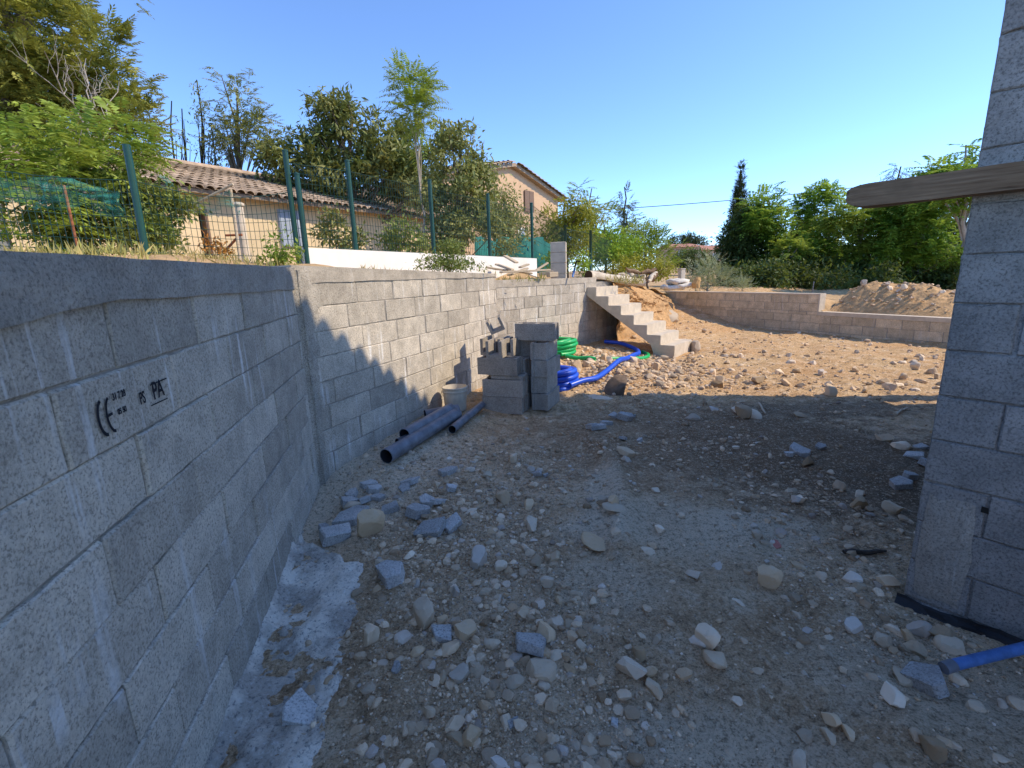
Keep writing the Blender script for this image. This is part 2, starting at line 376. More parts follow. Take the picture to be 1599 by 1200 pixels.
# ================================================================ THE SETTING
CORNER = np.linalg.solve(np.array([W1.n, W2.n]), np.array([W1.D, W2.D]))
def gh(x, y):
    """height of the site floor"""
    x = np.asarray(x,float); y = np.asarray(y,float)
    h = .10*fbm(x,y,.55,3,1)+.085*fbm(x,y,2.2,4,5)+.045*fbm(x,y,8,4,9)
    d2 = W2.n[0]*x+W2.n[1]*y-W2.D; s2 = W2.d[0]*x+W2.d[1]*y
    d3 = W3.n[0]*x+W3.n[1]*y-W3.D
    h = h+.09*smooth(.9,.1,d2)*smooth(2.4,3.2,s2)
    h = h+.16*smooth(2.0,.1,d3)*smooth(6.5,8.5,y)
    h = h+.10*np.exp(-(((x-1.6)/.9)**2+((y-7.6)/1.1)**2))
    h = h-.035*np.exp(-(((x+1.2)/.5)**2+((y-2.5)/1.2)**2))
    dF = WF.n[0]*x+WF.n[1]*y-WF.D
    h = h+.45*smooth(13.5,17.5,y)*smooth(3.2,.2,dF)+.3*smooth(14,19,y)
    # wheel-rut ridge where the pale crust is exposed
    h = h+.05*np.exp(-(((x-.72-.12*np.sin(y*2.1))/.10)**2))*smooth(2.3,2.8,y)*smooth(4.8,4.2,y)
    return h
def graded(a, b, c, d0, g):
    """coordinates from a to b, spacing d0 near c growing with distance"""
    o = [c]
    while o[-1] < b: o.append(o[-1]+d0*(1+g*max(0,o[-1]-c-2.5)))
    l = [c]
    while l[-1] > a: l.append(l[-1]-d0*(1+g*max(0,c-l[-1]-2.5)))
    return np.array(l[::-1][:-1]+o)
gx = graded(-3.5, 14, .5, .030, .35); gy = graded(-5, 22, 2.6, .028, .35)
X,Y = np.meshgrid(gx, gy); Z = gh(X,Y)
nx, ny = len(gx), len(gy); ii = (np.arange(ny-1)[:,None]*nx+np.arange(nx-1)[None,:]).ravel()
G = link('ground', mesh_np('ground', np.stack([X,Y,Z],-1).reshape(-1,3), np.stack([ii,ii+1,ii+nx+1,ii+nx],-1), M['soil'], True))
tag(G, kind='structure')
# upper ground behind the retaining walls, out to the horizon
_CP = np.array([[*W1.p(s,-.15)[:2],1.69] for s in (-4,-2,0,1.2,2.2,3.2)]+[[*W2.p(s,-.15)[:2],z] for s,z in ((2.9,1.70),(3.8,1.69),(4.6,1.67),(5.4,1.65),(6.4,1.62))]
  +[[*W3.p(s,-.15)[:2],1.52] for s in (6,7,8,8.8)]+[[-3.55,4.6,1.93],[-2.63,5.75,1.85],[-1.3,7.9,1.76],[0,9.7,1.72],[1.2,11.5,1.55],[2.6,11.4,1.36],[4.2,14.3,1.15],[-6,8,2.0],[-4,12,1.95],[0,16,1.8]]
  +[[*WF.p(s,-.15)[:2],.92] for s in (-12.4,-11,-9.5,-8)]+[[*WF.p(s,-.15)[:2],.47] for s in (-7,-6,-4.5,-2,2)]+[[9.5,14,.6],[12,12,.45],[8,20,.75],[14,18,.5],[-12,10,2.1],[-10,0,2.1],[0,30,1.7],[12,30,.8],[20,10,.4]])
def tz(x, y):
    x = np.asarray(x,float); y = np.asarray(y,float)
    d = (x[...,None]-_CP[:,0])**2+(y[...,None]-_CP[:,1])**2+1e-3
    w_ = 1/d**1.5
    z = (w_*_CP[:,2]).sum(-1)/w_.sum(-1)
    r = np.hypot(x,y); f = smooth(28,120,r)
    return z*(1-f)+2.6*f
chain = [W1.p(-5,-.1),W1.p(3.45,-.1),W2.p(2.9,-.1),W2.p(6.5,-.1),W3.p(5.9,-.1),W3.p(8.95,-.1),[2.55,10.85,0],[3.3,12.2,0],[4.3,14.6,0],WF.p(-12.6,-.1),WF.p(-7.5,-.1),WF.p(-7.4,-.1),WF.p(-1,-.1),WF.p(4,-.1),[9,-9,0],[0,-10,0],W1.p(-5,-.1)]
cpts = []
for a,b in zip(chain[:-1],chain[1:]):
    a = np.array(a)[:2]; b = np.array(b)[:2]; k = max(2,int(np.linalg.norm(b-a)/.18))
    cpts += [a+(b-a)*t for t in np.linspace(0,1,k,endpoint=False)]
cpts = np.array(cpts); ctr = np.array([3.5,7.]); nc = len(cpts)
rads = [0,.06,.2,.4,.7,1.1,1.6,2.2,3,4,5.5,8,12,18,28,45,80,160,400,1500]
dirs = cpts-ctr; dl = np.linalg.norm(dirs,axis=1)[:,None]; dirs = dirs/dl
V = []
for k,r in enumerate(rads):
    P = cpts+dirs*r
    z = tz(P[:,0],P[:,1])-.02
    if r > .1: z = z+.05*fbm(P[:,0],P[:,1],.9,3,2)*min(1,r)
    V.append(np.column_stack([P,z]))
V = np.concatenate(V); i = np.arange(nc); j = (i+1)%nc
F = np.concatenate([np.stack([k*nc+i,k*nc+j,(k+1)*nc+j,(k+1)*nc+i],-1) for k in range(len(rads)-1)])
M['garden'] = mat_plain('dry_garden_earth', (.48,.33,.18), .97, .3, 3, .8, 25, .1, 0, .03)
tag(link('garden_ground', mesh_np('garden_ground', V, F[:,::-1], M['garden'], True)), kind='structure')
# ---------------------------------------------------------------- block walls
_bc = {}
def block_mesh(L, H, mat, dp=.2):
    k = (round(L,2), round(H,2), mat.name, dp)
    if k not in _bc: _bc[k] = [rough_block(k[0], k[1], dp, mat, q) for q in range(2)]
    return random.choice(_bc[k])
def rough_block(L, H, dp, mat, seed):
    r = np.random.default_rng(int(L*1000)+int(H*1000)*7+seed*31); nu_, nv_ = 13, 6
    V = []
    for b in range(nv_):
        for a in range(nu_):
            eu = a in (0,nu_-1); ev = b in (0,nv_-1); x = L*a/(nu_-1); z = H*b/(nv_-1); y = r.normal(0,.0008)
            if 0 < a < nu_-1 : x += r.normal(0,.004)
            if eu: x += (1 if a == 0 else -1)*abs(r.normal(0,.003)); y += .004+abs(r.normal(0,.003))
            if ev: z += (1 if b == 0 else -1)*abs(r.normal(0,.003)); y += .004+abs(r.normal(0,.003))
            if (a in (1,nu_-2)): x = (.008 if a == 1 else L-.008)
            if (b in (1,nv_-2)): z = (.008 if b == 1 else H-.008)
            V.append([x,y,z])
    F = [[b*nu_+a,b*nu_+a+1,(b+1)*nu_+a+1,(b+1)*nu_+a] for b in range(nv_-1) for a in range(nu_-1)]
    n0 = len(V); V += [[.002,dp,.002],[L-.002,dp,.002],[L-.002,dp,H-.002],[.002,dp,H-.002]]
    F3 = []
    for a in range(nu_-1):
        F3.append([a+1,a,n0 if a < nu_//2 else n0+1]); t = (nv_-1)*nu_+a; F3.append([t,t+1,n0+3 if a < nu_//2 else n0+2])
    F3 += [[n0,n0+1,nu_//2],[(nv_-1)*nu_+nu_//2,n0+2,n0+3]]
    for b in range(nv_-1):
        F3.append([b*nu_,(b+1)*nu_,n0 if b < nv_//2 else n0+3]); F3.append([(b+1)*nu_+nu_-1,b*nu_+nu_-1,n0+1 if b < nv_//2 else n0+2])
    q = (nv_//2)*nu_; F3 += [[q,n0+3,n0],[q+nu_-1,n0+1,n0+2]]
    return mesh_np('block', V, [np.array(F+[[n0+3,n0+2,n0+1,n0]]),np.array(F3)], mat)
def lay_blocks(par, pl, s0, s1, rows, mat, pitch=.545, gap=.004, jit=.004, seed=0, name='block', dp=.2):
    """rows: (z_bottom, z_top, joint phase); blocks are parts of par"""
    r = random.Random(seed)
    for (zb, zt, ph) in rows:
        js = [s0]; k = math.ceil((s0-ph)/pitch+1e-6); t = ph+k*pitch
        while t < s1-.04:
            if t-js[-1] > .06: js.append(t+r.uniform(-.012,.012))
            t += pitch
        js.append(s1)
        for a,b in zip(js[:-1],js[1:]):
            gv = gap*(2.2 if r.random() < .5 else 1.2); me = block_mesh(b-a-gv, zt-zb-gap, mat, dp)
            P = pl.p(a+gv/2, r.uniform(-jit,jit), zb+gap/2+r.uniform(-.0015,.0015))
            link(name, me, P, pl.rotz()+r.uniform(-.006,.006), par)
def wall_box(par, name, pl, s0, s1, zb, zt, off0, off1, mat):
    """box between the two depths off0 (front) and off1 (back), zt may be (left,right)"""
    zt = zt if isinstance(zt,(tuple,list)) else (zt,zt)
    V = [pl.p(s0,off0,zb),pl.p(s1,off0,zb),pl.p(s1,off1,zb),pl.p(s0,off1,zb),pl.p(s0,off0,zt[0]),pl.p(s1,off0,zt[1]),pl.p(s1,off1,zt[1]),pl.p(s0,off1,zt[0])]
    m = MB(); m.add(V, [[0,3,2,1],[4,5,6,7],[0,1,5,4],[1,2,6,5],[2,3,7,6],[3,0,4,7]])
    return m.build(name, mat, par)
def slab_strip(par, name, pl, s0, s1, zbf, ztf, off, back, mat, n=60, amp=.004, seed=0):
    """a coping: strip with an uneven front face and a ragged lower edge"""
    s = np.linspace(s0,s1,n); k = 7
    V = []; 
    for t in s:
        zb = zbf(t)+.022*float(fbm(t*3,seed,1,4,seed)); zt = ztf(t)+.006*float(fbm(t*4,seed+5,1,3,seed))
        for q in range(k):
            z = zb+(zt-zb)*q/(k-1); o = off+amp*2*float(fbm(t*9,z*14+seed,1,3,seed+2))
            V.append(pl.p(t,o,z))
        V.append(pl.p(t,-back,zt)); V.append(pl.p(t,-back,zb))
    K = k+2; F = []
    for a in range(n-1):
        for q in range(K): F.append([a*K+q,(a+1)*K+q,(a+1)*K+(q+1)%K,a*K+(q+1)%K])
    m = MB(); m.add(V,F)
    m.f.setdefault(K,[]).append(np.array([list(range(K))])); m.f.setdefault(K,[]).append(np.array([list(range((n-1)*K,n*K))[::-1]]))
    o = m.build(name, mat, par); return o
# left wall beside the camera
w1 = thing('retaining_wall','weathered grey block retaining wall in shade at left, with stamped block','wall', W1.p(1.5,-.1,0))
z0 = EYE-.0211
ph1 = [1.535,1.265,1.53,1.30,1.49,1.255,1.465,1.26,1.5]
S1E = float(W1.d @ CORNER)
wall_box(w1,'mortar_core',W1,-4.2,S1E+.02,-.2,z0,-.012,-.19,M['mortar'])
lay_blocks(w1,W1,-4.2,S1E-.02,[(z0-.2*(k+1),z0-.2*k,ph1[k]) for k in range(9)],M['block'],.553,seed=11)
slab_strip(w1,'coping',W1,-4.2,S1E-.02,lambda t: z0-.014-.035*smooth(1.6,1.1,t),lambda t: EYE+.070+.0125*t,.012,.2,M['coping_dark'],150,.007,3)
# the stamp on one block of the left wall
def wall_text(body, px, py, hpx, par, pl, off=.004, sx=1., font_w=0., nm='lettering'):
    s,z = pl.px(px,py,off); s2,z2 = pl.px(px,py+hpx,off)
    cu = bpy.data.curves.new(nm,'FONT'); cu.body = body; cu.size = abs(z-z2)*1.38; cu.extrude = .0004; cu.offset = font_w
    ob = bpy.data.objects.new('tmp',cu); COL.objects.link(ob)
    dg = bpy.context.evaluated_depsgraph_get(); me = bpy.data.meshes.new_from_object(ob.evaluated_get(dg))
    bpy.data.objects.remove(ob); me.materials.clear(); me.materials.append(M['ink'])
    o = bpy.data.objects.new(nm, me); COL.objects.link(o); P = pl.p(s,off,z2)
    mw = Matrix(((pl.d[0]*sx,0,pl.n[0],P[0]),(pl.d[1]*sx,0,pl.n[1],P[1]),(0,1,0,P[2]),(0,0,0,1)))
    o.parent = par; o.matrix_local = Matrix.Translation(-abs_loc(par)) @ mw
    return o
def stroke(pts, wd, par, pl, off=.004, nm='stamp_mark'):
    """flat ink stroke through (s,z) points"""
    pts = np.array(pts,float); T = np.gradient(pts,axis=0); T /= np.linalg.norm(T,axis=1)[:,None]
    Nn = np.column_stack([-T[:,1],T[:,0]]); wd = np.broadcast_to(wd,(len(pts),))[:,None]
    a = pts+Nn*wd/2; b = pts-Nn*wd/2; n = len(pts)
    V = [pl.p(q[0],off,q[1]) for q in a]+[pl.p(q[0],off,q[1]) for q in b]
    m = MB(); m.add(V, [[i_,i_+1,n+i_+1,n+i_] for i_ in range(n-1)]); return m.build(nm,M['ink'],par)
sC,zC = W1.px(158,655,.004)
arc = np.linspace(PI*.56,PI*1.52,14)
R_ = .047
stroke([(sC-.004+R_*.55*math.cos(a)+.02,zC+R_*math.sin(a)) for a in arc],.010,w1,W1)
stroke([(sC+.030+R_*.50*math.cos(a)+.02,zC+R_*math.sin(a)) for a in arc],.009,w1,W1)
stroke([(sC+.027,zC),(sC+.052,zC+.002)],.008,w1,W1)
wall_text('31 7 28',174,615,12,w1,W1,.004,.75,.0006); wall_text('05 50',183,639,10,w1,W1,.004,.8,.0006)
wall_text('PS',216,613,21,w1,W1,.004,.62,.0006); wall_text('PA',235,597,30,w1,W1,.004,.75,.0012)
for a,b in (((234,602),(260,591)),((236,634),(262,622))):
    stroke([W1.px(*a,.004),W1.px(*b,.004)],.004,w1,W1)
# middle wall
w2 = thing('retaining_wall','block retaining wall half in scalloped roof shadow, behind pipes and bucket','wall', W2.p(4.6,-.1,0))
S2B = float(W2.d @ CORNER); S2E = 6.566; z2 = EYE+.0203
ph2 = [3.45,3.30,3.47,3.34,3.58,3.50,3.33,3.49]
wall_box(w2,'mortar_core',W2,S2B-.05,S2E-.004,-.2,z2,-.008,-.19,M['mortar'])
lay_blocks(w2,W2,S2B+.01,S2E,[(z2-.2*(k+1),z2-.2*k,ph2[k]) for k in range(8)],M['block'],.535,seed=5)
slab_strip(w2,'coping',W2,S2B-.02,S2E,lambda t: z2-.012,lambda t: EYE+.134-.0215*(t-2.76),.010,.2,M['coping'],90,.005,8)
wall_box(w2,'return_end',W2,S2E-.2,S2E-.003,-.2,1.62,-.2,-1.2,M['block'])
# rough render dabbed into the corner of the two walls
cz = np.linspace(-.1,EYE+.10,46); cu_ = np.linspace(-1,1,22); V = []
for z in cz:
    wl = .035+.04*float(fbm(z*3,1,1,3,4)); wr = .075+.07*smooth(.7,1.6,z)+.10*float(fbm(z*4,2,1,4,6))
    for u in cu_:
        if u < 0: P = W1.p(S1E+u*wl*1.6,0,z)
        else: P = W2.p(S2B+u*wr*1.9,0,z)
        th = (1-abs(u)**1.5)*.022+.03*(1-abs(u))**2+.03*float(fbm(u*5+z*6,z*11,1,4,2))*(1.05-u*u)-.008
        bis = W1.n+W2.n; bis /= np.linalg.norm(bis)
        nn = W1.n*(u<-.2)+W2.n*(u>.2)+bis*(abs(u)<=.2)
        V.append([P[0]+nn[0]*th,P[1]+nn[1]*th,z])
kx = len(cu_); F = [[a*kx+b,a*kx+b+1,(a+1)*kx+b+1,(a+1)*kx+b] for a in range(len(cz)-1) for b in range(kx-1)]
m = MB(); m.add(V,F); m.build('corner_render',M['render'],w2,True)
# far part of the wall, up to the stairs
w3 = thing('retaining_wall','sunlit block retaining wall between block pile and concrete stairs','wall', W3.p(7.5,-.1,0))
z3 = EYE-.1554; S3A, S3E = 5.6, 9.95
wall_box(w3,'mortar_core',W3,S3A,S3E,-.2,z3,-.008,-.19,M['mortar'])
lay_blocks(w3,W3,S3A,9.03,[(z3-.2*(k+1),z3-.2*k,(6.39,6.57,6.44,6.62,6.35,6.6,6.4,6.6)[k]) for k in range(8)],M['block'],.535,seed=21)
lay_blocks(w3,W3,9.03,S3E,[(z3-.2*(k+1),z3-.2*k,(9.3,9.5)[k%2]) for k in range(1,8)],M['block'],.535,seed=22)
slab_strip(w3,'coping',W3,S3A,9.0,lambda t: z3-.012,lambda t: z3+.115-.008*(t-6),.008,.2,M['coping'],60,.004,15)
# low wall across the back of the site
wf = thing('low_wall','low stepped block wall with cement top across the sunny yard','wall', WF.p(-8,-.1,0))
SFL, SFS, SFR = -12.7, -7.42, 1.5
wall_box(wf,'mortar_core',WF,SFL,SFS-.02,-.3,.92,-.008,-.19,M['mortar']); wall_box(wf,'mortar_core',WF,SFS-.02,SFR,-.3,.49,-.008,-.19,M['mortar'])
lay_blocks(wf,WF,SFL,SFS,[(.72,.93,-9.7),(.52,.72,-9.4),(.44,.52,-9.7)],M['block_far'],.5,seed=31)
lay_blocks(wf,WF,SFL,SFR,[(.42 if k<0 else .44-.2*(k+1),.52 if k<0 else .44-.2*k,-9.6+.25*(k%2)) for k in range(0,4)],M['block_far'],.5,seed=32)
wall_box(wf,'coping',WF,SFL,SFS+.01,.93,.965,.012,-.21,M['cement'])
wall_box(wf,'coping',WF,SFS+.03,SFR,.44,.53,.012,-.21,M['cement'])
wall_box(wf,'step_cap',WF,SFS-.01,SFS+.028,.44,.968,.014,-.212,M['cement'])
# ---------------------------------------------------------------- the house under construction, at right
C1 = np.array([1.869,2.026]); EE = np.array([math.sin(WR.az-PI/2),math.cos(WR.az-PI/2)]); MM = WR.d; NE = np.array([-EE[1],EE[0]])
LH, DH, HW = 5.84, 4.6, 5.45
def hp(e, m_, z): q = C1+EE*e+MM*m_; return np.array([q[0],q[1],z])
def hbox(mb, e0,e1,m0,m1,z0_,z1_):
    V = [hp(e0,m0,z0_),hp(e0,m1,z0_),hp(e1,m1,z0_),hp(e1,m0,z0_),hp(e0,m0,z1_),hp(e0,m1,z1_),hp(e1,m1,z1_),hp(e1,m0,z1_)]
    mb.add(V, [[0,3,2,1],[4,5,6,7],[0,1,5,4],[1,2,6,5],[2,3,7,6],[3,0,4,7]])
hs = thing('block_house','tall unfinished grey block house with corner at right edge','house', hp(0,0,0))
# gable end: real blocks where the camera looks
SE = -.42
rows = []
for k in range(-16,13):
    zt = EYE+.8288-.2*k; rows.append((zt-.2, zt, (-.205 if k%2==1 else .07)))
rows[-1] = (-.1, rows[-1][1], rows[-1][2])
lay_blocks(hs,WR,SE,2.0,[r_ for r_ in rows if r_[0] < 5.4],M['block_house'],.545,.004,.0015,41)
m = MB(); hbox(m,.010,.19,2.42,DH,-.2,HW); hbox(m,.012,.19,.010,2.425,-.2,HW)
V = [hp(.012,.0,HW),hp(.012,DH,HW),hp(.012,DH/2,HW+DH/2*.287),hp(.19,.0,HW),hp(.19,DH,HW),hp(.19,DH/2,HW+DH/2*.287)]
m.add(V,[[0,1,2],[5,4,3]]); m.add(V,[[0,3,4,1],[1,4,5,2],[2,5,3,0]])
m.build('gable_wall',M['block_house'],hs)
m = MB(); hbox(m,.2,LH-.60,.003,.2,-.2,HW); hbox(m,LH-.60,LH,.003,.2,2.15,HW); hbox(m,LH-.22,LH,.003,.2,-.2,2.15)  # unseen openings here and in rear_wall, added to pass a strip of sun
m.build('side_wall',M['block_house'],hs)
m = MB(); hbox(m,LH-.2,LH-.003,.62,DH,-.2,HW); hbox(m,LH-.2,LH-.003,.2,.62,2.15,HW); hbox(m,.2,LH-.2,DH-.2,DH,-.2,HW)
V = [hp(LH-.2,0,HW),hp(LH-.2,DH,HW),hp(LH-.2,DH/2,HW+DH/2*.287),hp(LH-.01,0,HW),hp(LH-.01,DH,HW),hp(LH-.01,DH/2,HW+DH/2*.287)]
m.add(V,[[0,1,2],[5,4,3]]); m.add(V,[[0,3,4,1],[1,4,5,2],[2,5,3,0]])
m.build('rear_wall',M['block_house'],hs)
# tiled roof: rows of round clay tiles, its scalloped eave shades the middle wall
HE, PER, PH0, OV = 5.79, .276, 2.642, .3
ev = np.arange(-.12, LH+.10, PER/12); tan17 = math.tan(math.radians(16)); V = []
for mm in (-OV, 1.0, DH/2):
    for e in ev:
        wv = abs(math.cos((e-PH0)/PER*PI))**1.3*.105-.105
        V.append(hp(e,mm,HE+wv+(mm+OV)*tan17))
for mm in (DH/2, DH-1.0, DH+OV):
    for e in ev:
        wv = abs(math.cos((e-PH0)/PER*PI))**1.3*.105-.105
        V.append(hp(e,mm,HE+wv+(DH+OV-mm)*tan17))
kx = len(ev); F = []
for b in (0,1,3,4):
    F += [[b*kx+i_,b*kx+i_+1,(b+1)*kx+i_+1,(b+1)*kx+i_] for i_ in range(kx-1)]
nb = len(V); V += [[v[0],v[1],v[2]-.09] for v in V[:kx]]+[[v[0],v[1],v[2]-.09] for v in V[5*kx:6*kx]]
F += [[i_,nb+i_,nb+i_+1,i_+1] for i_ in range(kx-1)]
m = MB(); m.add(V,F); rf = m.build('roof',M['tile'],hs)
m = MB(); 
for mm in (-.25,): 
    V = [hp(-.1,-.27,HE-.2),hp(LH+.05,-.27,HE-.2),hp(LH+.05,.25,HE-.05),hp(-.1,.25,HE-.05),hp(-.1,-.27,HE-.15),hp(LH+.05,-.27,HE-.15),hp(LH+.05,.25,HE-.0),hp(-.1,.25,HE-.0)]
    m.add(V,[[0,3,2,1],[4,5,6,7],[0,1,5,4],[1,2,6,5],[2,3,7,6],[3,0,4,7]])
m.build('eave_board',M['wood_pale'],hs)
# small hole in one gable block, its inner shade painted as a dark patch
s_,z_ = WR.px(1538,797,.004); m = MB(); c = WR.p(s_,.0035,z_)
m.add([WR.p(s_-.012,.0035,z_-.014),WR.p(s_+.012,.0035,z_-.014),WR.p(s_+.010,.0035,z_+.012),WR.p(s_-.012,.0035,z_+.014)],[[0,1,2,3]]); m.build('painted_hole',M['dark'],hs)
# mortar patch at the foot of the corner
V = []; kk = 16
for a in range(kk):
    for b in range(kk):
        u = a/(kk-1); v = b/(kk-1); s = SE+.03+.17*u+.03*float(fbm(u*3,v*3,1,3,7)); z = .07+.50*v+.04*float(fbm(u*4,v*2,1,3,8))
        e_ = min(u,1-u,v,1-v)*5; V.append(WR.p(s,.002+.012*min(1,e_)*(1+float(fbm(u*7,v*9,1,3,3))),z))
m = MB(); m.add(V,[[a*kk+b,a*kk+b+1,(a+1)*kk+b+1,(a+1)*kk+b] for a in range(kk-1) for b in range(kk-1)])
m.build('mortar_patch',M['coping_dark'],hs,True)
# ================================================================ THINGS ON THE SITE
# ---- concrete stairs
B0 = np.array([3.084,8.861]); saz = 2.242; TR, RS, SW = .277,.184,1.011
rd = np.array([math.sin(saz),math.cos(saz)]); wd = np.array([-rd[1],rd[0]])
ZB = EYE-1.362
st = thing('concrete_stairs','raw concrete staircase of six steps against the block wall','stairs',(*B0,0))
def stp(u, v, z): q = B0-rd*u+wd*v; return np.array([q[0],q[1],z])
prof = [(-.0,-.05),(0,ZB)]
for k in range(6): prof += [((k+1)*TR, ZB+RS*k),((k+1)*TR, ZB+RS*(k+1))]
prof += [(6*TR+.36,ZB+RS*6),(6*TR+.36,ZB+RS*6.3-.13),(1.7*TR,ZB+RS*.7-.13),(1.35*TR,-.05)]
n = len(prof); m = MB(); V = [stp(u,0,z) for u,z in prof]+[stp(u,SW,z) for u,z in prof]
m.add(V,[[i_,n+i_,n+(i_+1)%n,(i_+1)%n] for i_ in range(n)])
import bmesh
from mathutils.geometry import tessellate_polygon
tri = tessellate_polygon([[Vector((u,z,0)) for u,z in prof]])
m.add([V[i_] for i_ in range(n)],[list(t) for t in tri]); m.add([V[n+i_] for i_ in range(n)],[list(t)[::-1] for t in tri])
sto = m.build('flight',M['cement'],st)
bm = bmesh.new(); bm.from_mesh(sto.data); bmesh.ops.remove_doubles(bm,verts=bm.verts,dist=1e-4); bmesh.ops.recalc_face_normals(bm,faces=bm.faces)
ed = [e for e in bm.edges if len(e.link_faces)==2 and e.calc_face_angle(0) > .5]
bmesh.ops.bevel(bm, geom=ed, offset=.008, segments=2, affect='EDGES'); bm.to_mesh(sto.data); bm.free()
# ---- earth bank beside the stairs
def lump(name, label, cat, ctrl, mat, amp=.08, sc=2.5, parent=None, seed=0, nu=70, nv=34):
    """sheet from a bottom curve (given x,y,z) to a top curve, bulging, with noise"""
    bot, top = np.array(ctrl[0],float), np.array(ctrl[1],float)
    def samp(c,t):
        q = t*(len(c)-1); i_ = np.minimum(q.astype(int),len(c)-2); f_ = (q-i_)[:,None]; return c[i_]*(1-f_)+c[i_+1]*f_
    u = np.linspace(0,1,nu); b = samp(bot,u); t_ = samp(top,u); V = []
    for k in range(nv):
        v = k/(nv-1); P = b*(1-v)+t_*v
        P[:,2] = b[:,2]+(t_[:,2]-b[:,2])*(v**.62)
        nz = fbm(u*9+seed,np.full(nu,v*4.),1,5,seed); n2_ = fbm(u*30,np.full(nu,v*13.),1,3,seed+4)
        e_ = math.sin(PI*min(1,v*1.05))
        P[:,1] -= amp*(nz*3.2+n2_*1.6)*e_; P[:,0] += amp*n2_*e_*1.5; P[:,2] += amp*nz*e_
        V.append(P)
    V = np.concatenate(V); F = [[a*nu+b_,a*nu+b_+1,(a+1)*nu+b_+1,(a+1)*nu+b_] for a in range(nv-1) for b_ in range(nu-1)]
    m = MB(); m.add(V,F); o = m.build(name,mat,parent,False)
    if label: tag(o,label,cat)
    return o
bk = lump('earth_bank','ochre cut earth bank rising behind the concrete stairs','earth',
  ([(2.35,10.35,.0),(3.1,11.2,.0),(3.75,12.0,.0),(4.35,12.9,.05),(4.9,13.9,.2),(5.3,15.2,.3),(5.45,16.0,.45)],
   [(2.3,10.7,1.40),(2.85,11.5,1.36),(3.2,12.3,1.30),(3.6,13.2,1.22),(4.1,14.2,1.12),(4.6,15.4,1.02),(5.1,16.4,.98)]), M['earth'], .16, seed=3)
# ---- stones: shared shapes
def stone_mesh(name, seed, sub, mat, flat=.62, ncut=14):
    r = np.random.default_rng(seed); bm = bmesh.new(); bmesh.ops.create_icosphere(bm, subdivisions=sub, radius=1)
    V = np.array([v.co for v in bm.verts])
    for _ in range(ncut):
        d = r.normal(size=3); d /= np.linalg.norm(d); h = r.uniform(.44,.82); q = V@d; k = q>h; V[k] -= np.outer(q[k]-h,d)
    V += .025*np.sin(V@r.normal(size=(3,3))*4+r.uniform(0,6,3))+r.normal(0,.008,V.shape)
    V *= np.array([r.uniform(.85,1.15),r.uniform(.62,.95),flat*r.uniform(.8,1.15)])
    V[:,2] -= V[:,2].min()
    V /= (V[:,0].max()-V[:,0].min())
    for v,c in zip(bm.verts,V): v.co = c
    me = bpy.data.meshes.new(name); bm.to_mesh(me); bm.free(); me.materials.append(mat)
    for p in me.polygons: p.use_smooth = True
    me.set_sharp_from_angle(angle=math.radians(26)); return me
ST = [stone_mesh('stone',s,3,M['stone'],.55+.2*(s%3)) for s in range(14)]
def frag_mesh(seed):
    r = np.random.default_rng(seed); k = r.integers(4,6); a = np.sort(r.uniform(0,2*PI,k)+np.arange(k)*.0); a = np.arange(k)*2*PI/k+r.uniform(-.35,.35,k)
    rr = r.uniform(.38,.6,k); poly = np.column_stack([np.cos(a)*rr,np.sin(a)*rr*.75]); h = r.uniform(.22,.38)
    mb = MB(); mb.prism(poly,0,h); me = mb.data('fragment',M['frag'])
    bm = bmesh.new(); bm.from_mesh(me); bmesh.ops.recalc_face_normals(bm,faces=bm.faces); bmesh.ops.bevel(bm,geom=list(bm.edges),offset=.03,segments=1,affect='EDGES')
    bmesh.ops.triangulate(bm,faces=[f for f in bm.faces if len(f.verts)>4])
    for v in bm.verts: v.co += Vector(r.normal(0,.012,3))
    bm.to_mesh(me); bm.free(); return me
FR = [frag_mesh(100+s) for s in range(10)]
def rock(x, y, size, label, group=None, me=None, rz=None, name='stone', tilt=.3, sink=.24, cat='stone', z=None):
    me = me or random.choice(ST); o = bpy.data.objects.new(name, me); COL.objects.link(o)
    zz = float(gh(x,y)) if z is None else z
    o.location = (x,y,zz-sink*size); o.scale = (size,)*3
    o.rotation_euler = (random.uniform(-tilt,tilt),random.uniform(-tilt,tilt),random.uniform(0,6.28) if rz is None else rz)
    return tag(o,label,cat,group)
taken = []
def rock_px(px, py, wpx, label, group=None, **k):
    P = on_z(px,py,0.0); P = on_z(px,py,float(gh(P[0],P[1]))); size = wpx/FPX*math.hypot(P[1],1.6)*1.02
    taken.append((P[0],P[1],size*.5)); return rock(P[0],P[1],size,label,group,**k)
LM = 'pale limestone stone among the rubble strewn on the shaded ground'; LG = 'limestone stones on the shaded ground'
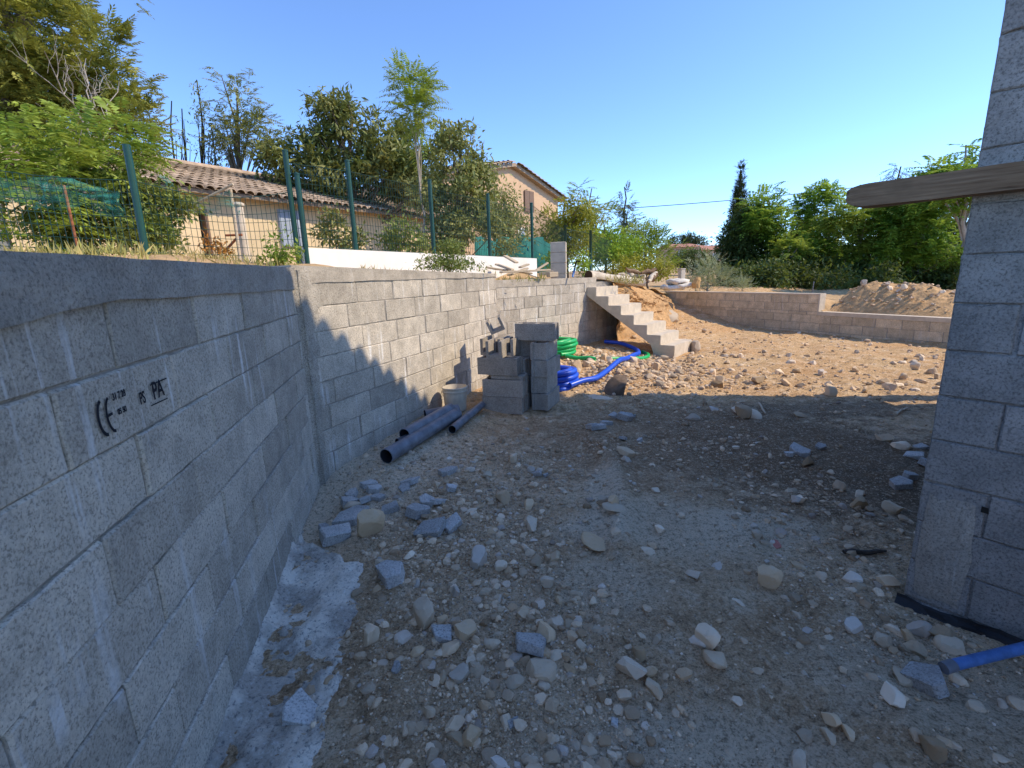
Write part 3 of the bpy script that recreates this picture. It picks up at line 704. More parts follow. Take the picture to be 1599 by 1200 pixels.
for a in ((572,835,42,'large pale boulder beside block fragments near the wall foot'),(840,1046,46,'rounded tan boulder lying in the middle of the foreground'),
          (660,975,40,'large rounded grey limestone in foreground beside grey slab fragment'),(578,1000,32,'tan upright stone at the edge of the concrete footing'),
          (1334,975,42,'large tan rock nearest the foot of the grey house corner'),(746,880,40,'squarish limestone rock in the middle of the gravel spread'),
          (775,830,30,'tilted pointed limestone standing up beside flat pale rock'),(803,842,40,'flat pale rock right of tilted pointed stone'),
          (968,608,44,'dark upright boulder standing beside the blue hose'),(932,620,70,'long flat brown slab lying in front of the blue coil'),
          (986,1052,42,'angular tan rock right of the rounded tan boulder'),(1020,1076,30,'pale oblong stone right of the angular tan rock'),
          (1120,1035,38,'brownish grey rock on bare earth in right foreground'),(550,800,26,'small ochre stone resting on block fragments'),
          (1085,547,24,'ochre rock beside the lowest stair'),(1038,562,16,'small ochre rock before the bottom stair'),
          (1390,1090,38,'rounded tan rock below the blue tube'),(1458,1178,30,'pale pointed rock at the bottom right'),(1100,1008,32,'angular grey rock on the bare earth of right foreground'),(738,1155,30,'upright pale rock at the bottom of the foreground')):
    o = rock_px(*a, cat='boulder' if 'boulder' in a[3] else 'rock', tilt=.5 if 'tilted' in a[3] else .15)
    if 'flat' in a[3]: o.scale.z *= .35; o.rotation_euler = (.05,.05,-.35)
    if 'dark' in a[3]: o.rotation_euler = (.3,-.75,.4); o.location.z += .07; o.data = ST[4].copy(); o.data.materials.clear(); o.data.materials.append(M['darkstone'])
lst = [(632,995,26),(690,968,20),(722,992,34),(705,1012,30),(742,1000,22),(735,1030,26),(770,1010,24),(688,1020,24),(650,1020,20),(610,998,14),(832,823,32),(763,850,16),(866,872,27),(760,925,22),
 (776,935,20),(812,962,22),(848,990,36),(866,975,30),(888,975,20),(868,1022,28),(800,1068,26),(846,1070,20),(770,1000,18),(745,1050,26),(720,1060,28),(690,1060,20),(708,1145,30),(712,1152,26),
 (668,1120,20),(757,1160,16),(780,1195,28),(825,1188,20),(865,1188,26),(920,1160,20),(1028,1000,20),(1003,995,16),(1000,1028,22),(1015,1055,22),(935,985,24),(1085,1003,24),(1062,990,16),
 (1120,885,24),(1150,940,20),(1200,916,32),(1250,886,30),(1272,842,16),(1180,838,22),(1330,905,26),(1380,910,28),(1340,920,20),(1262,726,20),(1404,698,26),(1380,690,24),(1345,775,20),(1390,800,26),
 (1335,790,26),(1306,762,18),(1245,783,26),(1240,785,20),(1300,1130,26),(1295,1150,24),(1250,1195,24),(1325,1145,22),(1490,1010,36),(1440,990,30),(1470,995,32),(1405,1055,36),(1430,1020,30),(1415,1000,24),
 (1380,1010,28),(1395,985,24),(1150,700,16),(1160,650,34),(1115,640,24),(1080,655,24),(1250,650,30),(1030,830,16),(1025,770,16),(905,735,16),(930,745,18),(960,790,24),(735,800,20),(790,782,24),(830,790,26),
 (700,845,14),(710,930,14),(640,870,20),(650,910,16),(590,880,16),(560,925,18),(640,700,14),(700,720,16),(760,745,22),(735,735,20),(800,720,16),(830,735,16),(880,770,16),(980,720,18),
 (1010,860,22),(940,790,16),(900,930,20),(925,940,18),(875,940,16),(855,915,20),(800,900,18),(780,890,18),(840,880,20),(880,850,18),(820,860,18),(905,1010,20),(925,1035,16),(890,1045,18)]
def zone(x,y):
    if x > 1360: return 'at the foot of the grey house'
    if x > 1130: return 'on the damp dark earth left of the house' if y < 830 else 'on the bare earth right of centre'
    if y < 760: return 'between the block pile and the damp dark earth' if x > 840 else 'on ochre earth in front of the pipes'
    if x > 930: return 'on the dusty bare patch in mid foreground' if y < 960 else 'right of the rounded tan boulder'
    if y > 1110: return 'at the bottom edge of the foreground'
    if y > 960: return 'in the thick of the foreground gravel'
    return 'in the gravel spread before the block pile' if x > 700 else 'near the edge of the white footing'
for x_,y_,w_ in lst: rock_px(x_,y_,w_,('small' if w_ < 18 else 'medium' if w_ < 26 else 'large')+' pale limestone lump '+zone(x_,y_),LG)
for px_,py_,w_,lb in ((930,852,52,'pale flat rock slab flush with the dusty ground'),(962,795,34,'pale bedrock ridge end exposed in mid foreground'),(978,712,30,'pale bedrock patch before the damp dark earth'),(1165,650,46,'broad grey rock lump at the edge of the shadow'),(1085,900,30,'low pale rock back showing through the earth')):
    o = rock_px(px_,py_,w_,lb,cat='rock',sink=.02); o.scale.z *= .30
FG = 'broken block fragments'; FL = 'angular blue-grey broken block fragment lying on the shaded ground'
for a in ((612,906,44,'flat grey block fragment alone left of the gravel spread'),(692,992,32,'grey block fragment against the large rounded limestone'),(830,1012,42,'tilted blue-grey slab fragment above the rounded tan boulder'),
          (672,832,44,'largest grey block fragment in the scatter near the wall'),(708,820,34,'pointed grey block fragment at the right of the scatter'),(1448,1068,44,'squared grey block piece at the tip of the blue tube'),
          (465,1118,46,'grey slab piece lying on the white concrete footing'),(525,840,52,'long grey block shard at the edge of the footing')):
    rock_px(a[0],a[1],a[2]*1.25,a[3],None,me=random.choice(FR),name='block_fragment',cat='fragment',tilt=.3,sink=.02)
for x_,y_,w_ in [(577,757,24),(583,768,20),(552,776,22),(590,780,20),(545,791,26),(568,786,24),(610,798,28),(700,742,26),(642,755,26),(703,762,18),(668,786,24),(686,786,22),(649,806,34),(548,812,44),(507,830,20),
   (632,765,20),(840,742,20),(852,744,12),(935,671,26),(945,664,18),(975,655,24),(985,650,16),(958,650,16),(972,684,14),(924,672,18),(1245,705,26),(1255,712,18),(1232,712,16),(1280,700,14),(1430,715,26),(1442,727,22),(1420,745,20),(1405,760,26),(1438,700,18),(1000,690,12),(620,1045,14),(960,1130,14),(800,1130,16)]:
    rock_px(x_,y_,w_*1.25,('small ' if w_ < 20 else 'large ')+'blue-grey broken block shard '+zone(x_,y_),FG,me=random.choice(FR),name='block_fragment',cat='fragment',tilt=.3,sink=.02)
tag(rock_px(1210,848,24,'small broken red terracotta tile piece on the grey dust',None,me=FR[3],name='tile_piece',cat='tile',tilt=.3),'small broken red terracotta tile piece on the grey dust','tile')
_o = COL.objects[-1]; _me = FR[3].copy(); _me.materials.clear(); _me.materials.append(M['brickred']); _o.data = _me
# more single stones: the sunlit yard and the heap round the hoses
SL = 'sunlit ochre stone lying on the bare yard beyond the shadow line'; SG = 'stones in the sunlit yard'
HL = 'ochre rubble stone in the heap around hoses and stairs'; HG = 'rubble heap by the hoses'
def free(x,y,r):
    return all((x-a)**2+(y-b)**2 > (r+c)**2*.7 for a,b,c in taken)
cnt = 0
while cnt < 60:
    x = rng.normal(1.6,.55); y = rng.normal(7.9,.8)
    if W3.n@np.array([x,y])-W3.D < .12 or y < 6.5: continue
    if np.hypot(x-.62,y-6.75) < .42 or np.hypot(x-.75,y-8.6) < .45: continue
    q = (np.array([x,y])-B0); 
    if -q@rd > -.05 and 0 < q@wd < SW: continue
    s_ = rng.uniform(.07,.20); 
    if not free(x,y,s_*.35): continue
    taken.append((x,y,s_*.5)); rock(x,y,s_,('small' if s_ < .12 else 'big')+' ochre rubble stone '+('before the blue hose tail' if y < 7.3 else 'between blue hose and green coil' if y < 8.3 else 'at the wall foot behind the hoses'),HG); cnt += 1
cnt = 0
while cnt < 75:
    px_ = rng.uniform(960,1480); py_ = 545+70*rng.random()**.7 if rng.random()<.75 else rng.uniform(500,545)
    P = on_z(px_,py_,0); x,y = P[:2]
    if WF.n@P[:2]-WF.D < .25 or y > 13.5: continue
    q = P[:2]-B0
    if -q@rd > -.1 and -.1 < q@wd < SW+.1: continue
    s_ = rng.uniform(.05,.16)*(1.3 if py_ > 590 else 1)
    if not free(x,y,s_*.4): continue
    taken.append((x,y,s_*.5)); rock(x,y,s_,('small' if s_ < .10 else 'big')+' sunlit stone '+('close to the shadow edge' if y < 6.9 else 'in the middle of the sunny yard' if y < 9.5 else 'near the low stepped wall')+(' on the left' if px_ < 1130 else ' on the right' if px_ > 1310 else ' at centre'),SG); cnt += 1
# ---- gravel: everything too small and too many to count
def pebble(seed, sub):
    me = stone_mesh('p',seed,sub,M['gravel']); V = np.array([v.co[:] for v in me.vertices]); F = np.array([p.vertices[:] for p in me.polygons]); bpy.data.meshes.remove(me); return V,F
PB1 = [pebble(s,2) for s in range(8)]; PB0 = [pebble(s+40,1) for s in range(8)]
def density(x,y):
    d = .05+.55*smooth(.05,.25,fbm(x,y,1.1,3,33))
    band = 1.5*np.exp(-(((x+.30-.28*(2.6-y))/.42)**2))*smooth(1.0,1.5,y)*smooth(3.6,3.0,y)
    hb = np.exp(-(((x-1.75-.12*(y-2))/.5)**2))*smooth(1.3,1.8,y)
    mid = np.exp(-(((y-6.3)/.7)**2))*.8
    hp_ = np.exp(-(((x-1.9)/1.1)**2+((y-7.9)/1.4)**2)); nw = np.exp(-(((x+.3)/.8)**2+((y-3.6)/.9)**2))*.7
    wet = np.exp(-(((x-2.5)/1.3)**2+((y-4.2)/1.5)**2)); dst = np.exp(-(((x-.95)/.55)**2+((y-2.5)/1.1)**2))
    return np.clip((d*.5+.08+band*1.2+hb*.6+mid*.6+nw+hp_)*(1-.72*wet)*(1-.7*dst),0,1.3)
def scatter(n, x0,x1,y0,y1, smin,smax, shapes, seed, pw=2.2):
    r = np.random.default_rng(seed); Vs = []; Fs = []; base = 0; k = 0
    X_ = r.uniform(x0,x1,n*6); Y_ = r.uniform(y0,y1,n*6); D_ = density(X_,Y_)
    ok = (r.random(n*6) < D_*.8)
    for pl in (W1,W2,W3,WF): ok &= (pl.n[0]*X_+pl.n[1]*Y_-pl.D) > .03
    inh = ((X_-C1[0])*EE[0]+(Y_-C1[1])*EE[1] > -.02)&((X_-C1[0])*MM[0]+(Y_-C1[1])*MM[1] > -.02); ok &= ~inh
    qx = X_-B0[0]; qy = Y_-B0[1]; ok &= ~((-(qx*rd[0]+qy*rd[1]) > -.03)&(qx*wd[0]+qy*wd[1] > 0)&(qx*wd[0]+qy*wd[1] < SW))
    foot = (W1.n[0]*X_+W1.n[1]*Y_-W1.D < .42)&(Y_ < 3.0); ok &= ~(foot&(r.random(n*6) < .6))
    X_ = X_[ok][:n]; Y_ = Y_[ok][:n]; Zg = gh(X_,Y_); S = smin+(smax-smin)*r.random(len(X_))**pw
    for x,y,z,s in zip(X_,Y_,Zg,S):
        V,F = shapes[r.integers(len(shapes))]; a,b,c = r.uniform(0,6.28),r.uniform(-.35,.35),r.uniform(-.35,.35)
        ca,sa,cb,sb,cc,sc = math.cos(a),math.sin(a),math.cos(b),math.sin(b),math.cos(c),math.sin(c)
        R = np.array([[ca,-sa,0],[sa,ca,0],[0,0,1]])@np.array([[cb,0,sb],[0,1,0],[-sb,0,cb]])@np.array([[1,0,0],[0,cc,-sc],[0,sc,cc]])
        Vs.append(V@R.T*s+np.array([x,y,z-.30*s])); Fs.append(F+base); base += len(V)
    return np.concatenate(Vs),np.concatenate(Fs)
gV,gF = [],[]; nb = 0
for a in ((4300,-1.4,2.6,.9,4.4,.010,.066,PB1,1,2.8),(19000,-1.5,3.6,.9,5.0,.005,.017,PB0,2,1.8),(2600,-1.3,5.5,4.0,8.0,.012,.060,PB0,3,2.2),(1700,1.0,9.0,7.0,14.0,.02,.09,PB0,4,2.2),(900,-1.0,3,-1.5,.9,.014,.06,PB0,5,2),(1300,.7,3.6,6.3,10.0,.025,.11,PB1,6,1.6)):
    v,f = scatter(*a); gV.append(v); gF.append(f+nb); nb += len(v)
tag(link('gravel', mesh_np('gravel',np.concatenate(gV),np.concatenate(gF),M['gravel'],False)),'loose pale gravel and pebbles strewn over the site floor','gravel',kind='stuff')
P = at(1046,482,13.6); rock(P[0],P[1],.75,'pale lump of old concrete at the end of the earth bank',z=max(.1,P[2]-.35),me=ST[2],tilt=.3,cat='rock')
# ---- concrete footing spilled along the foot of the left wall
us = np.linspace(0,1,60); ss = np.linspace(-2.0,3.05,430); SS,UU = np.meshgrid(ss,us,indexing='ij')
wdt = (.50+.05*np.sin(SS*3)+.30*fbm(SS,UU*.6+3,1.6,4,6)+.10*fbm(SS,UU*0+1,9,2,16))*smooth(3.1,2.55,SS)+.03
FX = W1.d[0]*SS+W1.n[0]*(W1.D-.01+wdt*UU); FY = W1.d[1]*SS+W1.n[1]*(W1.D-.01+wdt*UU)
e_ = np.clip((1-UU)*3.2+.5*fbm(FX,FY,7,3,21),-.2,1); rough_ = smooth(-.12,.10,fbm(FX,FY,2.2,3,12))
FZ = gh(FX,FY)-.025+e_*(.030+.05*fbm(FX,FY,5,3,2)+(.055*rough_+.012)*fbm(FX,FY,22,3,4)+.035*rough_*fbm(FX,FY,55,2,8))+.045*smooth(.12,0,UU)
V = np.stack([FX,FY,FZ],-1).reshape(-1,3)
ku = len(us); F = [[a*ku+b,a*ku+b+1,(a+1)*ku+b+1,(a+1)*ku+b] for a in range(len(ss)-1) for b in range(ku-1)]
m = MB(); m.add(V,F); tag(m.build('concrete_footing',M['footing'],None,True),'rough whitish concrete footing strip along the left wall foot','footing')
# ---- pile of hollow blocks
def hollow_block(name, L=.5, H=.2, D=.2, t=.032, cells=2):
    """block lying as laid, cells open at the underside and top"""
    mb = MB(); b_ = .0
    mb.box((0,0,0),(L,t,H)); mb.box((0,D-t,0),(L,D,H)); mb.box((.012,t-.001,0.002),(t+.012,D-t+.001,H-.002)); mb.box((L-t-.012,t-.001,.002),(L-.012,D-t+.001,H-.002))
    for c_ in range(1,cells): x = L*c_/cells; mb.box((x-t/2,t-.001,.002),(x+t/2,D-t+.001,H-.002))
    return mb.data(name,M['block_new'])
def u_block(name, L=.2, H=.2, D=.2, t=.035):
    mb = MB(); mb.box((0,0,0),(D,L,t)); mb.box((0,0,t-.001),(t,L,H)); mb.box((D-t,0,t-.001),(D,L,H)); return mb.data(name,M['block_new'])
def solid_block(name, L=.5, H=.2, D=.2): return chamfer_data(name,L,D,H,.006,M['block_new'])
HB = hollow_block('hollow_block'); UB = u_block('u_block',.45); PL5 = solid_block('slab_block',.40,.05,.2); UBs = u_block('u_block_piece',.16,.17,.19,.032)
S0 = on_z(754,644,.02); S1 = on_z(826,649,.02); ux = (S1-S0)[:2]; ux /= np.linalg.norm(ux); vx = np.array([-ux[1],ux[0]]); srot = math.atan2(ux[1],ux[0])
SZ = float(gh(S0[0]+.2,S0[1]+.1))+.0
PG = 'loose blocks in the pile by the wall'
def sblock(me, u, v, z, label, rot=0., name='hollow_block', eul=None):
    q = S0[:2]+ux*u+vx*v; o = link(name, me, (q[0],q[1],SZ+z))
    o.rotation_euler = (0,0,srot+rot) if eul is None else (eul[0],eul[1],srot+eul[2]); return tag(o,label,'block',PG)
# wall-blocks laid on their long sides: front row of the pile
sblock(HB,0,0,-.02,'bottom front hollow block of the pile, resting on the ground')
sblock(HB,.014,-.010,.184,'front hollow block laid directly on the bottom front block',.03)
sblock(HB,.0,.24,-.02,'bottom hollow block behind the front column of the pile')
sblock(HB,-.01,.25,.181,'second hollow block behind the front column of the pile')
sblock(PL5,.10,.05,.382,'thin slab block sandwiched in the middle of front column',name='slab_block')
sblock(HB,-.04,.27,.382,'third hollow block behind the front column of the pile')
sblock(HB,-.055,.03,.437,'hollow block overhanging left above the thin slab',-.02)
sblock(UB,.055,.04,.634,'short end-on block with sunlit side standing on front column',name='u_block',eul=(0,0,0.03))
sblock(UB,-.10,.24,.634,'left U-shaped block open upwards at the back of pile',name='u_block',eul=(0,0,.05))
sblock(UB,.13,.24,.634,'right U-shaped block open upwards at the back of pile',name='u_block',eul=(0,0,-.02))
sblock(HB,-.05,.50,-.02,'rear bottom hollow block nearest the retaining wall'); sblock(HB,-.05,.49,.181,'rear second hollow block nearest the retaining wall'); sblock(HB,-.05,.50,.382,'rear third hollow block nearest the retaining wall')
sblock(UBs,-.03,.45,.855,'broken U-shaped block piece tilted on top of the pile',name='block_fragment',eul=(.15,-.38,.25))
# right column, turned sideways
for k,(u,v,r_) in enumerate(((.752,.22,1.53),(.735,.26,1.57),(.748,.23,1.50),(.730,.27,1.56))):
    sblock(HB,u,v,-.02+.202*k,('bottom','second','third','top')[k]+' hollow block of the turned right column in the pile',r_)
sblock(HB,.02,.52,.588,'hollow block carrying the wide top block of the pile')
sblock(HB,.30,.40,.803,'wide hollow block crowning the right side of the pile',-.02)

# ---- pipes
def pipe(name, label, a, b, r, mat=None):
    a = np.array(a,float); b = np.array(b,float); ax = (b-a)/np.linalg.norm(b-a)
    t = thing(name,label,'pipe',a-np.array([0,0,r]),'grey pipes by the wall')
    k = 28; ref = np.cross(ax,[0,0,1.]); ref /= np.linalg.norm(ref); up = np.cross(ref,ax); ang = np.arange(k)*2*PI/k
    ring = lambda P,rr: P+rr*(np.cos(ang)[:,None]*ref+np.sin(ang)[:,None]*up)
    ri = r*.93; V = np.concatenate([ring(a,r),ring(b,r),ring(b,ri),ring(a,ri)]); i_ = np.arange(k); j_ = (i_+1)%k
    F = np.concatenate([np.stack([q*k+i_,((q+1)%4)*k+i_,((q+1)%4)*k+j_,q*k+j_],-1) for q in (0,1,3)])
    m = MB(); m.add(V,F); m.build('tube',mat or M['pvc'],t,True).data.set_sharp_from_angle(angle=math.radians(40))
    V = np.concatenate([ring(a+ax*.004,ri*.998),ring(b-ax*.004,ri*.998)]); m = MB(); m.add(V,np.stack([i_,k+i_,k+j_,j_],-1)[:,::-1]); m.build('bore',M['pvc_dark'],t,True)
    return t
def gp(px,py,r): P = on_z(px,py,.05); z = float(gh(P[0],P[1])); P = on_z(px,py,z+r); P[2] = z+r; return P
A_ = gp(603,713,.066); B_ = gp(713,646,.066); pipe('drain_pipe','longest thick grey pipe lying in front near the wall',A_,B_,.066)
A_ = gp(632,684,.060); B_ = gp(704,645,.060); A_[2]+=.03; B_[2] += .05; pipe('drain_pipe','middle grey pipe lying between wall and longest pipe',A_,B_,.058)
A_ = gp(621,691,.036); B_ = gp(680,664,.036); pipe('drain_pipe','thin pipe at the wall foot behind the middle pipe',A_+np.array([0,0,.0]),B_,.036)
A_ = gp(664,649,.066); B_ = gp(716,640,.066); pipe('drain_pipe','short thick pipe crossing behind, pointing toward the bucket',A_,B_,.062)
A_ = gp(706,671,.042); B_ = gp(753,632,.042); pipe('drain_pipe','thin grey pipe right of the others, against the block pile',A_,B_,.042)
# ---- bucket
P = gp(712,640,0.); bkt = thing('bucket','dirty white plastic bucket standing between pipes and wall','bucket',P)
def lathe(prof_, k=36, c=(0,0,0)):
    a = np.arange(k)*2*PI/k; V = np.concatenate([np.column_stack([r_*np.cos(a)+c[0],r_*np.sin(a)+c[1],np.full(k,z+c[2])]) for r_,z in prof_]); i_ = np.arange(k); j_ = (i_+1)%k
    return V, np.concatenate([np.stack([q*k+i_,q*k+j_,(q+1)*k+j_,(q+1)*k+i_],-1) for q in range(len(prof_)-1)])
m = MB(); m.add(*lathe([(.001,0),(.118,0),(.122,.01),(.140,.245),(.142,.275),(.136,.277),(.132,.245),(.115,.012),(.001,.012)],36,P)); m.build('shell',M['bucket'],bkt,True).data.set_sharp_from_angle(angle=.6)
m = MB(); m.add(*lathe([(.139,.225),(.150,.225),(.152,.235),(.141,.237)],36,P)); m.add(*lathe([(.142,.262),(.149,.264),(.149,.276),(.140,.279)],36,P)); m.build('rim',M['bucket'],bkt,True)
a = np.linspace(0,PI,20); m = MB(); m.tube(np.column_stack([P[0]+.152*np.cos(a+.3),P[1]+.152*np.sin(a+.3)-.0-.10*np.sin(a)*0, P[2]+.235-.13*np.sin(a)])+np.array([0,-.0,0]) @ np.eye(3)*1.0, .0025, 6)
hd = m.build('handle',M['rust'],bkt)
hd.rotation_euler = (0,0,0)
# ---- hoses
def ribbed(pts, r, k=10, pitch=.012):
    pts = np.asarray(pts,float); L = np.concatenate([[0],np.cumsum(np.linalg.norm(np.diff(pts,axis=0),axis=1))]); q = np.arange(0,L[-1],pitch)
    pp = np.column_stack([np.interp(q,L,pts[:,c]) for c in range(3)]); m = MB(); m.tube(pp, r*(1+.09*(np.arange(len(q))%2)), k); return m
def spline(P, n=80):
    P = np.array(P,float); t = np.arange(len(P)); q = np.linspace(0,len(P)-1,n); out = []
    for c in range(3):
        y = P[:,c]; mth = np.gradient(y); i_ = np.minimum(q.astype(int),len(P)-2); f = q-i_; y0=y[i_];y1=y[i_+1];m0=mth[i_];m1=mth[i_+1]
        out.append((2*f**3-3*f**2+1)*y0+(f**3-2*f**2+f)*m0+(-2*f**3+3*f**2)*y1+(f**3-f**2)*m1)
    return np.column_stack(out)
def hose_z(x,y,r): return float(gh(x,y))+r
def coil(cx, cy, R, r, turns, layers, seed):
    q = []; n = 46; rr = np.random.default_rng(seed); ph = rr.uniform(0,6)
    for l in range(layers):
        for t in range(turns):
            Rt = R-t*r*2.0-(l%2)*r*.6; ox,oy = rr.normal(0,.012,2)
            for k in range(n):
                a = k/n*2*PI+ph; q.append([cx+ox+Rt*math.cos(a),cy+oy+Rt*math.sin(a)*.98, r+l*r*1.85+.012*math.sin(2*a+l)+.006*t])
    q = np.array(q); q[:,2] += float(gh(cx,cy)); k = 9; ker = np.ones(k)/k
    qp = np.column_stack([np.convolve(np.pad(q[:,c],(k//2,k//2),mode='edge'),ker,'valid') for c in range(3)]); return qp
bl = thing('blue_hose','thick blue ribbed hose coiled beside blocks, tail running under stairs','hose',(.62,6.75,0))
m = ribbed(coil(.60,6.72,.36,.036,2,4,2),.036); m.build('coil',M['bluehose'],bl,True)
pts = [(.80,6.40),(1.0,6.55),(1.22,6.72),(1.45,7.05),(1.72,7.45),(1.95,7.9),(2.2,8.4),(2.42,8.9),(2.46,9.35),(2.28,9.8),(2.0,10.05)]
pts = spline([[x,y,hose_z(x,y,.04)+(.05 if 2<i_<7 else .03)] for i_,(x,y) in enumerate(pts)],120); pts[:,2] = np.maximum(pts[:,2], gh(pts[:,0],pts[:,1])+.036)
m = ribbed(pts,.038); m.build('tail',M['bluehose'],bl,True)
gl = thing('green_hose','bright green ribbed hose coiled behind the block pile','hose',(.75,8.6,0))
m = ribbed(coil(.78,8.62,.42,.034,2,4,5),.034); m.build('coil',M['greenhose'],gl,True)
pts = spline([[x,y,hose_z(x,y,.036)+dz] for x,y,dz in ((.95,8.22,.05),(1.15,8.15,.04),(1.34,8.05,.03),(1.45,7.98,.0))],30); m = ribbed(pts,.034); m.build('tail',M['greenhose'],gl,True)
pts = spline([[x,y,hose_z(x,y,.036)] for x,y in ((1.62,8.25),(1.9,8.35),(2.15,8.42),(2.42,8.62),(2.62,8.95),(2.6,9.3))],40); m = ribbed(pts,.033); m.build('tail',M['greenhose'],gl,True)
# ---- weathered beam fixed along the house gable, running past its corner
POFF = .115
s_end, ze = WR.px(1321,293,POFF); zt_ = WR.px(1535,261,POFF)[1]; zb_ = WR.px(1535,302,POFF)[1]
nb_ = 60; V = []; prf = [(-.5,-.5),(0,-.52),(.5,-.5),(.52,0),(.5,.5),(0,.52),(-.5,.5),(-.52,0)]
L_b = 2.6; hgt = zt_-zb_; dpt = .10
for a in range(nb_):
    t = a/(nb_-1); s = s_end+.002+L_b*t**1.5; dd = s-s_end; sc = .30+.70*math.sqrt(max(0,1-((.085-min(dd,.085))/.085)**2))
    for (py_,pz_) in prf:
        o_ = POFF-dpt/2+py_*dpt*(.6+.4*sc); z = (zt_+zb_)/2+.012*(1-sc)+pz_*hgt*sc+.006*float(fbm(s*6,py_*3+pz_*5,1,3,3))
        V.append(WR.p(s,o_+.004*float(fbm(s*9,pz_*7,1,3,6)),z))
m = MB(); K = 8; m.add(V,[[a*K+q,a*K+(q+1)%K,(a+1)*K+(q+1)%K,(a+1)*K+q] for a in range(nb_-1) for q in range(K)])
m.f.setdefault(K,[]).append(np.array([list(range(K))[::-1]])); m.f[K].append(np.array([list(range((nb_-1)*K,nb_*K))]))
bmo = m.build('wooden_beam',M['wood_beam'],None,False)
me = bmo.data; me.transform(Matrix.Rotation(-WR.rotz(),4,'Z')); bmo.rotation_euler = (0,0,WR.rotz())
tag(bmo,'old weathered wooden beam with rounded end jutting past the house corner','beam')
bm = bmesh.new(); bm.from_mesh(me); bmesh.ops.recalc_face_normals(bm,faces=bm.faces); bm.to_mesh(me); bm.free()
# ---- black membrane turned up at the foot of the house
V = []; n_ = 60
for a in range(n_):
    s = SE-.02+1.9*a/(n_-1); 
    for q,(o_,z) in enumerate(((.006,.035),(.012,.025),(.022,.005),(.04,-.008),(.06,.0),(.075,-.03))):
        nz = float(fbm(s*7,q*1.3,1,3,8)); P = WR.p(s,o_+.03*nz*(q>0),0); V.append([P[0],P[1],float(gh(P[0],P[1]))+z+.03*nz])
m = MB(); m.add(V,[[a*6+q,a*6+q+1,(a+1)*6+q+1,(a+1)*6+q] for a in range(n_-1) for q in range(5)]); tag(m.build('damp_membrane',M['bitumen'],None,False),'crumpled black damp-proof membrane along the foot of the house','membrane')
# ---- blue tube lying at the house foot
A_ = on_z(1476,1043,.05); B_ = on_z(1605,1001,.11); dv = (B_-A_); B2 = A_+dv*2.6; B2[2] = .12
tb = thing('blue_tube','worn blue metal tube with grey tip lying at house foot','tube',(A_[0],A_[1],0))
m = MB(); m.tube([A_+dv*.10,B2],.021,18); m.build('tube',M['bluemetal'],tb,True).data.set_sharp_from_angle(angle=.7)
m = MB(); m.tube([A_-dv*.02,A_+dv*.10],.023,18); m.build('tip',M['pvc'],tb,True).data.set_sharp_from_angle(angle=.7)
# ---- sticks and splinters on the ground
for px0,py0,px1,py1,lb in ((1400,645,1418,630,'pale broken stick lying near the house in the damp earth'),(1185,626,1196,640,'short pale stick lying on the edge of the shadow'),(1318,858,1385,853,'thin dark stick on the damp earth by the house')):
    A_ = on_z(px0,py0,.04); B_ = on_z(px1,py1,.05); m = MB(); q = np.linspace(0,1,6)[:,None]; pp = A_*(1-q)+B_*q; pp[:,2] = gh(pp[:,0],pp[:,1])+.012; m.tube(pp,[.012,.014,.013,.014,.011,.007],6); tag(m.build('stick',M['wood_pale'] if 'pale' in lb else M['barkdark']),lb,'stick')
# ================================================================ FOLIAGE TOOLS
def unit(a): return a/(np.linalg.norm(a,axis=-1,keepdims=True)+1e-9)
def kites(P, D, L, Wd, Nn, fold=.12):
    S = unit(np.cross(D,Nn)); Nn = unit(np.cross(S,D)); L = L[:,None]; Wd = Wd[:,None]
    V = np.stack([P, P+D*L*.42+S*Wd*.5+Nn*Wd*fold, P+D*L, P+D*L*.42-S*Wd*.5+Nn*Wd*fold],1)
    n = len(P); return V.reshape(-1,3), np.arange(n*4).reshape(n,4)
def leaf_mesh(name, P, D, L, Wd, Nn, mat): V,F = kites(P,D,L,Wd,Nn); return V,F
def fronds(P, D, L, k, r, ll=.24, lw=.30, fwd=.45, droop=.35, up=None):
    """pinnate fronds: bases P, directions D, lengths L, k leaflet pairs"""
    n = len(P); D = unit(D); U = np.tile([0,0,1.],(n,1)); S = unit(np.cross(D,U)+r.normal(0,.05,(n,3))); Nn = unit(np.cross(S,D))
    Ps,Ds,Ls,Ns = [],[],[],[]
    for i_ in range(k+1):
        t = .18+.82*i_/k; B = P+D*(L*t)[:,None]; B[:,2] -= droop*L*t*t
        T = unit(D-np.array([0,0,1.])*(2*droop*t)); pr = (.55+.45*math.sin(PI*min(1,.15+t*.8)))
        for sg in ((-1,1) if i_ < k else (0,)):
            d = unit(S*sg+T*(fwd if sg else 1)-np.array([0,0,.22])+r.normal(0,.09,(n,3)))
            Ps.append(B); Ds.append(d); Ls.append(L*ll*pr*r.uniform(.85,1.15,n)); Ns.append(unit(Nn+r.normal(0,.25,(n,3))))
    P_,D_,L2,N_ = map(np.concatenate,(Ps,Ds,Ls,Ns))
    return kites(P_,D_,L2,L2*lw,N_)
def lumps_pts(lumps, n, r, shell=.5):
    """points in a union of ellipsoids, denser toward the outside"""
    lu = np.array(lumps,float); w_ = (lu[:,3]*lu[:,4]*lu[:,5])**.7; c = r.choice(len(lu),n,p=w_/w_.sum())
    d = unit(r.normal(size=(n,3))); q = shell+(1-shell)*r.random(n)**.6
    off = d*q[:,None]*(.86+.3*r.random(n))[:,None]
    return lu[c,:3]+off*lu[c,3:6], d
def join(parts):
    Vs,Fs,b = [],[],0
    for V,F in parts: Vs.append(V); Fs.append(F+b); b += len(V)
    return np.concatenate(Vs),np.concatenate(Fs)
